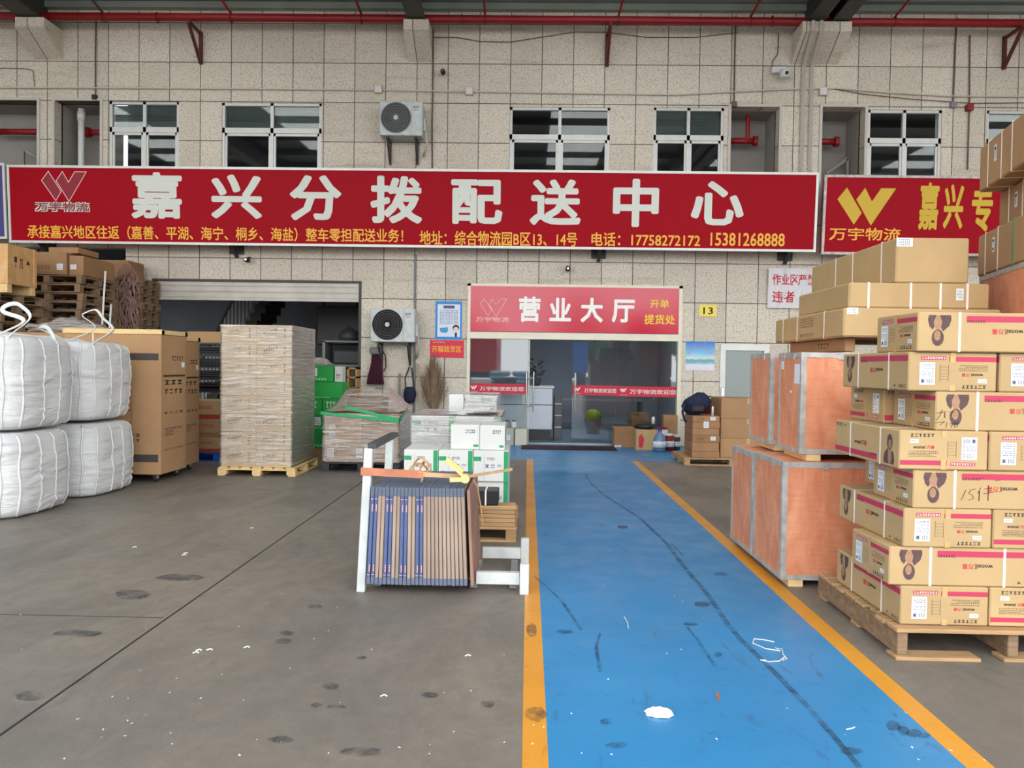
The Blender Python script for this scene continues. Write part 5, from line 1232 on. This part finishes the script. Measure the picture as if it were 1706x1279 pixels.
for k, z in enumerate((1.026, 1.226, 1.426, 1.626)):
    lb = ('lowest', 'second', 'third', 'highest')[k]; q = thing('folded_sheets', '%s dark bundle of folded sheets on the steel shelf' % lb, 'sheets', (-5.0, 12.6, z), 0, 'folded sheets on the steel shelf'); m = MB()
    for i in range(4): m.box(-5.6+R.random()*.08, -4.42-R.random()*.1, 12.28+R.random()*.05, 12.85, z+i*.034, z+i*.034+.03, .01)
    m.build('sheets', SHEETS if k % 2 else BLACK, q)
carton('tan carton on top of the dark steel shelf', -5.6, -4.45, 12.32, 12.9, 1.816, 2.0, CARD2)
# ---- tall wrapped pallet of sixteen cartons
pallet('pale new pallet under the tall wrapped carton stack', -4.1, -3.06, 9.92, 11.05, 0, .115, PINE, along='y')
G = 'tan cartons in the tall wrapped stack'; hh = 1.885/8
CARDW = M('light_cardboard', S(218, 194, 156), .85, var=.08, sc=3, rnd=.06, bump=.1, bsc=9)
GSIDE = M('green_side', S(74, 128, 72), .6, var=.15, sc=2); GRS = M('grey_side', S(134, 128, 116), .7, var=.15, sc=2)  # green for the lower right-hand sides, grey for the upper ones
cp = {}
for i in range(8):
    for j in range(2):
        x0 = -4.07+j*.47; z0 = .116+i*hh
        lb = '%s carton in the %s column of the tall wrapped stack' % (('lowest', 'second lowest', 'third from the pallet', 'fourth from the pallet', 'fifth from the pallet', 'third from the top', 'second from the top', 'topmost')[i], ('left', 'right')[j])
        key = (j, i >= 5)
        if key not in cp:
            t = carton(lb, x0, x0+.468, 9.95, 11.0, z0, z0+hh-.003, CARDW, G, lines=[], ch=.005)
            F = Fr((-.234, -.525, 0), Vector((1, 0, .28)).normalized(), Vector((-.28, 0, 1)).normalized(), (0, -1, 0)); m = MB(); m.scrawl(F, .12, .32, hh*.34, hh*.47, 6, R, .0016); m.scrawl(F, .14, .28, hh*.22, hh*.27, 8, R, .0016)
            F = Bx(.468, 1.05, hh).face('f'); m.scrawl(F, .36, .4, hh*.62, hh*.8, 1, R, .0016); m.scrawl(F, .36, .4, hh*.3, hh*.5, 1, R, .0016); m.build('printed_text', INK, t, local=True)
            if j == 1: F = Bx(.468, 1.05, hh).face('r'); MB().rect(F, .02, 1.03, .004, hh-.008, .0016).build('side_overlay', GRS if i >= 5 else GSIDE, t, local=True)
            cp[key] = t
        else: dup(cp[key], lb, (x0+.234, 10.475, z0), (0, 0, 0), G)
film('glossy clear stretch film around the tall stack of sixteen tan cartons', -4.08, -3.12, 9.94, 11.01, .14, 2.0, seed=3)
# ---- green cartons
G = 'green cartons stacked by the shutter opening'
carton('dull brown carton on the floor under the green cartons', -3.62, -2.98, 12.05, 12.55, 0, .14, CARD3)
zs = [.142, .43, .66, .66, .95, 1.2]
dat = [('lowest green carton of the stack', -3.6, -2.98, .142, .43), ('green carton second from the bottom, white label on its front', -3.58, -3.0, .432, .66), ('left of two narrow green cartons side by side', -3.6, -3.3, .662, .94), ('right of two narrow green cartons side by side', -3.29, -3.0, .662, .94), ('plain wide green carton below the topmost one', -3.58, -2.98, .942, 1.21), ('topmost green carton with grey label', -3.64, -3.12, 1.212, 1.47)]
for k, (lb, x0, x1, z0, z1) in enumerate(dat):
    carton(lb, x0, x1, 12.05, 12.5, z0, z1-.002, GREENBOX, G, name='green_carton', labels=[('f', .08, .35, .22, .13)] if k in (1, 5) else (), lines=[('f', .1, .8, .1, .22, 8)] if k in (0, 1, 5) else [('f', .2, .75, .45, .85, 3)] if k in (2, 3) else [('f', .2, .7, .04, .1, 9)], ink=M('green_carton_white', S(200, 232, 205), .6) if 'green_carton_white' not in bpy.data.materials else bpy.data.materials['green_carton_white'])
carton('small white carton beside the topmost green carton', -3.1, -2.98, 12.06, 12.3, 1.212, 1.46, WHITECARD, lines=[('f', .2, .8, .2, .5, 2)])
t = thing('plastic_bag', 'crumpled clear bag lying on the topmost green carton', 'bag', (-3.4, 12.25, 1.472)); m = MB().lathe([(.2, 0), (.2, .03), (.13, .1), (.06, .13)], (-3.4, 12.25, 1.472), 16); m.v = [v+Vector((.05*noise.noise(v*7), .03*noise.noise(v*6), 0)) for v in m.v]; m.build('film', FILMD, t, True)
# ---- wrapped brown cartons on a black pallet
pallet('black plastic pallet under the wrapped brown cartons', -2.84, -1.78, 10.45, 11.55, 0, .13, M('black_pallet_plastic', S(40, 44, 52), .5), name='plastic_pallet')
G = 'brown cartons wrapped on the black pallet'
for i in range(2):
    for j in range(2):
        for r in range(2):
            if i == 0: x0, x1 = ((-2.83, -2.47), (-2.465, -1.8))[j]
            else: x0, x1 = ((-2.83, -2.3), (-2.295, -1.8))[j]
            y0 = 10.48+r*.52; z0, z1 = ((.131, .40), (.402, .80))[i]
            lb = '%s %s %s brown carton wrapped on the black pallet' % (('front', 'rear')[r], ('lower', 'upper')[i], ('left', 'right')[j])
            carton(lb, x0, x1, y0, y0+.515, z0, z1, CARD3 if r else CARD2, G, labels=[('f', .12, .25, .09, .06), ('f', .12, .5, .09, .06)] if r == 0 and not (i == 1 and j == 1) else (), tape='y')
def tp1(u, v): return .79+.30*max(0, min(1, (v-.05)/.35))*max(0, min(1, u/.22, (1-u)/.28))+.05
film('dusty clear film hood over the brown cartons on the black pallet', -2.85, -1.78, 10.46, 11.54, .14, .82, FILM, 8, tp1)
G2_ = 'loose cartons under the film hood'
carton('low brown carton under the film hood, on the wrapped brown cartons', -2.6, -2.1, 10.85, 11.35, .803, 1.02, CARD3)
t = thing('green_tape', 'bright green tape wound around the wrapped brown cartons', 'tape', (-2.3, 10.45, .8)); GT = M('green_tape_plastic', S(30, 158, 96), .4)
m = MB(); yy = 10.425; m.quad((-2.87, yy, .80), (-1.78, yy, .70), (-1.78, yy, .745), (-2.87, yy, .84)); m.quad((-2.55, yy+.01, .885), (-1.78, yy-.004, .72), (-1.78, yy-.004, .76), (-2.5, yy+.01, .92)); m.quad((-1.765, yy, .70), (-1.765, 11.1, .86), (-1.765, 11.1, .89), (-1.765, yy, .76)); m.quad((-2.86, yy, .80), (-2.86, yy, .84), (-2.90, 10.46, .62), (-2.93, 10.44, .5)); m.build('tape_band', GT, t)
# ---- white cartons on a pallet with slats
pallet('wooden pallet under the white cartons behind the steel rack', -1.12, -.08, 6.42, 7.55, 0, .125, WOOD)
t = thing('wood_slats', 'tmp', 'wood slat', (0, 0, 0)); bpy.data.objects.remove(t)
G = 'loose wooden slats on the pallet behind the rack'
k = 0; ordn = 'first second third fourth fifth sixth seventh eighth ninth tenth'.split()
for lev in range(5):
    for c in range(2):
        x0, x1 = ((-.75, -.40), (-.395, -.09))[c]; z = .126+lev*.036; lb = '%s loose wooden slat in the %s half of the slat pile on the pallet' % (('bottom', 'second', 'middle', 'fourth', 'top')[lev], ('left', 'right')[c])
        q = thing('wood_slat', lb, 'wood slat', ((x0+x1)/2, 6.55, z), R.uniform(-.06, .06), G); MB().box(-(x1-x0)/2, (x1-x0)/2, -.09, .09, 0, .033, .003).build('slat', WOOD, q, local=True)
carton('flat black carton on the loose wooden slats', -.72, -.24, 6.46, 6.70, .309, .43, BLACK, straps=(.55,), lines=[('f', .1, .5, .35, .6, 6)], ink=GREY)
G = 'white cartons with green corners behind the rack'
def wcart(lb, x0, x1, y0, y1, z0, z1, corner=True, g=G, plain=False):
    t = carton(lb, x0, x1, y0, y1, z0, z1, WHITECARD, g, name='white_carton', ch=.004); w, d, h = x1-x0, y1-y0, z1-z0; B_ = Bx(w, d, h); F = B_.face('f')
    if plain:
        MB().rect(F, w*.78, w*.95, h*.10, h*.2, .0015).build('green_print', GREENINK, t, local=True); MB().scrawl(F, w*.5, w*.85, h*.66, h*.8, 5, R, .0015).build('printed_text', LINK, t, local=True)
        F2 = B_.face('r'); MB().scrawl(F2, d*.2, d*.5, h*.3, h*.8, 2, R, .0015).build('side_overlay', INK, t, local=True); return t
    m = MB(); m.rect(F, w*.86, w-.004, .004, h-.004, .0015); m.rect(F, w*.01, w*.22, h*.66, h*.8, .0015); F2 = B_.face('r'); m.rect(F2, .004, d*.14, .004, h-.004, .0015); m.build('green_print', GREENINK, t, local=True)
    m = MB(); m.scrawl(F, w*.38, w*.62, h*.7, h*.78, 6, R, .0015); m.scrawl(F, w*.32, w*.64, h*.45, h*.55, 2, R, .0015); m.scrawl(F, w*.68, w*.82, h*.47, h*.55, 3, R, .0015); m.rect(F, w*.3, w*.305, .01, h*.86, .0015); m.rect(F, w*.3, w*.82, h*.3, h*.305, .0015); m.build('printed_text', LINK, t, local=True); return t
for j, (x0, x1) in enumerate(((-1.13, -.815), (-.81, -.495), (-.49, -.165))):
    n_ = ('left', 'middle', 'right')[j]
    wcart('%s white carton at the bottom of the green-cornered pile' % n_, x0, x1, 6.95, 7.5, .126, .44); wcart('%s white carton in the upper row of the green-cornered pile' % n_, x0, x1, 6.92, 7.5, .442, .725)
wcart('left of two plain white cartons on the green-cornered row', -.71, -.44, 7.0, 7.45, .727, .955, g='plain white cartons on the green-cornered row', plain=True); wcart('right of two plain white cartons on the green-cornered row', -.437, -.205, 6.97, 7.45, .727, .955, g='plain white cartons on the green-cornered row', plain=True)
pallet('rear pallet under the film-wrapped white cartons', -1.22, -.25, 7.75, 8.9, 0, .125, WOOD)
G5 = 'white cartons under film on the rear pallet'
for i in range(3):
    for j in range(2):
        x0, x1 = ((-1.2, -.75), (-.745, -.28))[j]; z0 = .126+i*.285; wcart('%s %s white carton under film on the rear pallet' % (('lower', 'middle', 'upper')[i], ('left', 'right')[j]), x0, x1, 7.8, 8.85, z0, z0+.283, g=G5)
wcart('single white carton standing on the film-wrapped rear load', -.66, -.33, 8.0, 8.5, 1.02, 1.19, plain=True, g=None)
film('wrinkled clear film around the white cartons on the rear pallet', -1.21, -.27, 7.79, 8.86, .14, .975, FILM, 5, lambda u, v: .985)
film('clear film around the single white carton on the rear load', -.675, -.315, 7.985, 8.52, 1.03, 1.2, FILM, 6, lambda u, v: 1.2)
t = thing('foam_sheet', 'white foam sheet leaning behind the film-wrapped white cartons', 'foam sheet', (-.85, 8.95, 0)); a, b_ = at(748, 690, 8.97), at(790, 657, 8.97); MB().box(a.x, b_.x, 8.95, 8.99, 0, b_.z, .004).build('sheet', WHITEP, t)
# ============================================================ STEEL RACK WITH PANELS
t = thing('steel_rack', 'white steel rack holding a row of upright panels near the yellow line', 'rack', (-.5, 5.4, 0))
WS = DWHITE; m = MB()
for nm, y in (('upright_post', 4.955), ('upright_post', 5.72)):
    MB().bar((-1.082, y, 0), (-1.04, y, .95), .055, .055, (0, 1, 0), .003).build(nm, WS, t)
MB().bar((-1.015, 4.93, .968), (-1.015, 5.75, .968), .06, .035, (0, 0, 1), .003).build('top_rail', DGREY, t)
for y in (5.25, 5.56): MB().bar((-1.0, y, .035), (-.33, y, .035), .05, .046, (0, 0, 1), .003).build('low_beam', WS, t)
for y in (5.02, 5.70): MB().bar((-.325, y, .09), (-.036, y, .09), .05, .08, (0, 0, 1), .003).build('base_beam', WS, t)
for y in (4.97, 5.72): MB().box(-.034, .026, y-.03, y+.03, 0, .20, .004).build('foot_post', WS, t)
for x in (-1.0, -.345, -.08): MB().bar((x, 5.06, .03), (x, 5.64, .03), .05, .05, (0, 0, 1), .003).build('cross_tube', GREY, t)
BLUP = M('blue_panel', S(82, 96, 136), .6, var=.22, sc=6); BLUE2 = M('faded_blue_edge', S(96, 106, 124), .7, var=.2, sc=8); WOODP = M('panel_wood_edge', S(160, 142, 128), .85, var=.2, sc=5, stretch=(6, 6, 1), rnd=.14)
BROWNP = M('brown_board', S(150, 116, 100), .85, var=.25, sc=5)
kinds = 'bwwbwwbbwwbbwwwwwwwwwwwwx'.replace('b', 'b'); kinds = ['b', 'b', 'w', 'w', 'b', 'b', 'w', 'w', 'b', 'b', 'w', 'w', 'b', 'b'] + ['w']*11
n = len(kinds); xa, xb = -1.035, -.372; x = xa; pw = (xb-xa)/n-.0018; cpn = {}; yF, yB, zb, ztp = 4.885, 5.68, .066, .70
cnt = {'b': 0, 'w': 0}; ordw = 'first second third fourth fifth sixth seventh eighth ninth tenth eleventh twelfth thirteenth fourteenth fifteenth sixteenth seventeenth eighteenth'.split()
zb = .066
def shear(v): return v
for i, kd in enumerate(kinds):
    cnt[kd] += 1; lb = '%s %s panel from the left on the white steel rack' % (ordw[cnt[kd]-1], 'blue-wrapped' if kd == 'b' else 'bare-edged')
    dy = R.uniform(-.006, .006); dz = R.uniform(-.006, .006)
    if kd not in cpn:
        q = thing('panel', lb, 'panel', (x, 0, 0), 0, 'upright panels on the steel rack'); b = MB().box(.001, pw-.002, yF, yB, zb, ztp, .003); b.v = [shear(v) for v in b.v]; b.build('board', BLUP if kd == 'b' else WOODP, q, local=True)
        c = MB()
        c.box(.0005, pw-.001, yF-.002, yF+.02, ztp-.055, ztp+.001, .002); c2 = MB().box(.0005, pw-.001, yF-.002, yF+.02, zb-.001, zb+.045, .002); c.box(.0005, pw-.001, yF-.001, yB+.001, ztp-.004, ztp+.002, .001); c.v = [shear(v) for v in c.v]; c.build('edge_wrap', BLUE2, q, local=True); c2.build('edge_wrap', BLUE2, q, local=True)
        if kd == 'b':
            p_ = MB(); F = Fr((0, yF-.003, 0), (1, 0, 0), (0, 0, 1), (0, -1, 0)); p_.rect(F, .002, pw-.003, ztp-.078, ztp-.074, .0005); p_.rect(F, .002, pw-.003, zb+.06, zb+.064, .0005)
            for z in range(4): p_.rect(F, .012, .02, ztp-.12-z*.012, ztp-.112-z*.012, .0005); p_.rect(F, .012, .02, zb+.12-z*.012, zb+.128-z*.012, .0005)
            p_.v = [shear(v) for v in p_.v]; p_.build('edge_print', M('edge_print', S(222, 170, 168), .7), q, local=True)
        cpn[kd] = q
    else: q = dup(cpn[kd], lb, (x, dy, 0), (0, 0, 0), 'upright panels on the steel rack')
    an = (.025-.055*i/n)/.63; q.rotation_euler = (0, an, 0); q.location = (xa+(xb-xa)*i/n-.066*an, dy, R.uniform(0, .005))
    x += pw
q = thing('side_board', 'brown board leaning against the right end of the rack panels', 'board', (xb, 5.4, 0)); b = MB().box(xb+.014, xb+.034, 4.90, 5.66, .066, .69, .003); b.v = [Vector((v.x-.034*(v.z-.066)/.63+.004, v.y, v.z)) for v in b.v]; b.build('board', BROWNP, q)
t = thing('ratchet_strap', 'orange strap with yellow ratchet tied over the rack panels', 'strap', (-.7, 5.3, .72)); OR = M('orange_strap', S(186, 122, 92), .8, var=.2, sc=8); TAN = M('tan_strap', S(196, 160, 120), .8, var=.2, sc=10)
def at2(x, y, Y): return at(x, y, Y)
zz = .715; ys = 5.22
P = [(-1.02, ys-.26, .80), (-.96, ys-.27, .80)]; m = MB(); m.bar((-1.085, 4.918, .80), (-.68, 4.93, .785), .004, .05, (0, 0, 1)); m.bar((-1.085, 4.918, .80), (-1.085, 5.2, .80), .004, .05); m.build('orange_webbing', OR, t)
m = MB(); m.bar((-.69, 4.935, .785), (-.40, 5.0, .765), .004, .03); m.bar((-.40, 5.0, .765), (-.1, 5.3, .78), .004, .02); m.tube([(-.355, 5.0, .745), (-.325, 5.0, .70), (-.30, 5.0, .56), (-.285, 5.0, .44)], .012, 4, flat=.4); m.build('tan_webbing', TAN, t)
m = MB(); c0 = Vector((-.70, 4.97, .775))
for k, (q1, q2, dx) in enumerate(((.05, .105, 0), (.035, .08, .03), (.055, .06, -.02))):
    m.tube([c0+Vector((dx+q1*math.sin(2*PI*i/18)*(1+.35*math.cos(2*PI*i/18)), .02*k+.01*math.sin(4*PI*i/18), .01+q2*.5*(1-math.cos(2*PI*i/18)))) for i in range(18)], .016, 6, True, flat=.3)
m.tube([c0+Vector((-.03, -.01, .02)), c0+Vector((.0, -.03, .025)), c0+Vector((.04, -.01, .015))], .02, 6, flat=.4)
m.tube([c0+Vector((0, -.01, .03)), c0+Vector((.02, -.02, -.01)), c0+Vector((.01, -.022, -.045))], .013, 5, flat=.35); m.build('knot', TAN, t, True)
RY = M('zinc_yellow', S(212, 202, 140), .35, .4); m = MB(); m.bar((-.50, 4.95, .86), (-.40, 4.93, .77), .035, .02); m.bar((-.53, 4.97, .88), (-.42, 4.95, .80), .015, .04); m.lathe([(.03, -.03), (.03, .03)], (-.40, 4.93, .765), 14, 'y'); m.bar((-.50, 4.93, .755), (-.40, 4.92, .76), .03, .03); m.build('ratchet', RY, t)
# ============================================================ LITTER ON THE FLOOR
p = fl(1098, 1190); t = thing('paper_scrap', 'crumpled white paper scrap on the blue walkway', 'paper', (p.x, p.y, .002)); n = 22; vs = [Vector((p.x, p.y, .028))]; fs = []
for r, h in ((.4, .026), (.75, .02), (1.0, .004)):
    for i in range(n): a = 2*PI*i/n; q = 1+.22*noise.noise(Vector((math.cos(a)*2, math.sin(a)*2, r))); vs.append(Vector((p.x+.062*r*q*math.cos(a)+.01*math.sin(a), p.y+.04*r*q*math.sin(a)-.012*math.cos(a)*r, h+.006*noise.noise(Vector((i*.9, r*5, 0))))))
for i in range(n): fs.append((0, 1+i, 1+(i+1) % n))
for k in range(2):
    for i in range(n): a = 1+k*n+i; b_ = 1+k*n+(i+1) % n; fs.append((a, a+n, b_+n, b_))
MB().add(vs, fs).build('paper', M('white_paper', S(240, 240, 240), .7), t, False)
t = thing('white_string', 'loose white string lying in loops on the blue walkway', 'string', tuple(fl(1285, 1085)))
MB().tube([fl(x, y, .006) for x, y in ((1290, 1069), (1270, 1065), (1256, 1064), (1254, 1071), (1275, 1080), (1300, 1084), (1292, 1079), (1303, 1081), (1305, 1090), (1311, 1097), (1304, 1100), (1308, 1093), (1298, 1101), (1280, 1102), (1267, 1099), (1276, 1099))], .003, 5).build('string', WHITEP, t)
for k, (a, b_, lb) in enumerate((((1040, 1027), (1047, 1046), 'short straight white thread on the blue walkway'), ((1410, 1215), (1424, 1211), 'short bent white thread beside the dark smudge on the walkway'))):
    t = thing('thread_scrap', lb, 'thread', tuple(fl(*a))); MB().tube([fl(*a, .004), fl((a[0]+b_[0])/2+2, (a[1]+b_[1])/2, .005), fl(*b_, .004)], .003, 4).build('thread', WHITEP, t)
p = fl(1195, 1160); t = thing('leaf_scrap', 'small orange brown scrap on the blue walkway', 'scrap', tuple(p)); MB().quad(fl(1192, 1152, .004), fl(1197, 1152, .004), fl(1199, 1168, .006), fl(1196, 1168, .004)).build('scrap', M('orange_scrap', S(170, 98, 62), .8), t)
m = MB()
for i in range(120):
    x, y = R.uniform(20, 1650), R.uniform(850, 1270); q = fl(x, y)
    if (x > 1190 and y < 1120) or (590 < x < 900 and y < 1000) or y < 900 and x < 220: continue
    s_ = R.uniform(.003, .009); a = R.random()*PI; d = Vector((math.cos(a)*s_, math.sin(a)*s_, 0)); e = Vector((-d.y, d.x, 0))*.6; m.quad(q-d+Vector((0, 0, .004)), q-e+Vector((0, 0, .004)), q+d+Vector((0, 0, .006)), q+e+Vector((0, 0, .004)))
for x, y in ((310, 922), (307, 925), (225, 912), (332, 1084), (327, 1088), (412, 1079), (640, 1160), (780, 1093), (420, 880), (350, 1083)):
    q = fl(x, y); m.tube([q+Vector((-.016, -.008, .004)), q+Vector((0, .004, .007)), q+Vector((.014, -.002, .004))], .004, 5)
t = m.build('floor_litter', WHITEP); tag(t, 'scattered white flecks of litter on the concrete floor', 'litter', kind='stuff')
# ============================================================ THE YARD BEHIND (seen in the glass)
def truck(lb, x, y, m_, h=3.6, w=2.5, L=8):
    t = thing('cargo_truck', lb, 'truck', (x, y, 0)); MB().box(x-w/2, x+w/2, y-L, y, 1.1, h, .03).build('cargo_box', m_, t); MB().box(x-w/2+.1, x+w/2-.1, y-L, y+.1, .75, 1.1, .02).build('chassis', DGREY, t)
    for xx in (x-w/2+.2, x+w/2-.2):
        for yy in (y-1.2, y-2.4, y-L+1.2): MB().lathe([(.3, -.12), (.5, -.12), (.5, .12), (.3, .12)], (xx, yy, .5), 18, 'x').build('wheel', BLACK, t)
truck('red cargo truck parked in the yard, seen reflected in the entrance glass', -3.3, -19, M('truck_red', S(206, 70, 66), .4)); truck('blue cargo truck parked in the yard, seen reflected in the entrance glass', 2.6, -24, M('truck_blue', S(66, 110, 190), .4), 3.3, 3.2)
SACK = M('white_blue_sack', S(214, 226, 234), .6, var=.12, sc=2, stretch=(.3, .3, 6), dark=S(110, 170, 205)); gn = 'white sacks stacked in the yard'
f0 = None
for i in range(5):
    for j in range(3):
        lb = '%s sack in the %s pile of the yard, reflected in the entrance glass' % (('lowest', 'second', 'third', 'fourth', 'topmost')[i], ('left', 'middle', 'right')[j]); loc = (-1.6+j*1.25, -14, i*.25)
        if f0 is None:
            f0 = thing('white_sack', lb, 'sack', loc, 0, gn); b = MB().box(-.6, .6, -.4, .4, 0.002, .245, .09); b.build('sack', SACK, f0, local=True)
        else: dup(f0, lb, loc, (0, 0, R.uniform(-.06, .06)), gn)
TREE = M('tree_leaves', S(74, 104, 70), .8, var=.4, sc=3)
for k, x in enumerate((-33, -21, -8, 5, 17, 29)):
    t = thing('yard_tree', ('first', 'second', 'third', 'fourth', 'fifth', 'sixth')[k]+' broad green tree from the left at the far side of the yard', 'tree', (x, -44, 0), 0, 'trees at the far side of the yard'); m = MB()
    for q in range(9):
        c = Vector((x+R.uniform(-3, 3), -44+R.uniform(-1, 1), R.uniform(2.4, 6.4))); r = R.uniform(1.4, 2.2); prof = [(max(.02, r*math.sin(PI*i/8)), -r*math.cos(PI*i/8)) for i in range(9)]; b = MB().lathe(prof, c, 12); b.v = [v+(v-c)*.35*noise.noise(v*1.3) for v in b.v]; m.add(b.v, b.f)
    m.build('crown', TREE, t, True); MB().tube([(x, -44, 0), (x, -44, 3)], .2).build('trunk', WOODD, t)
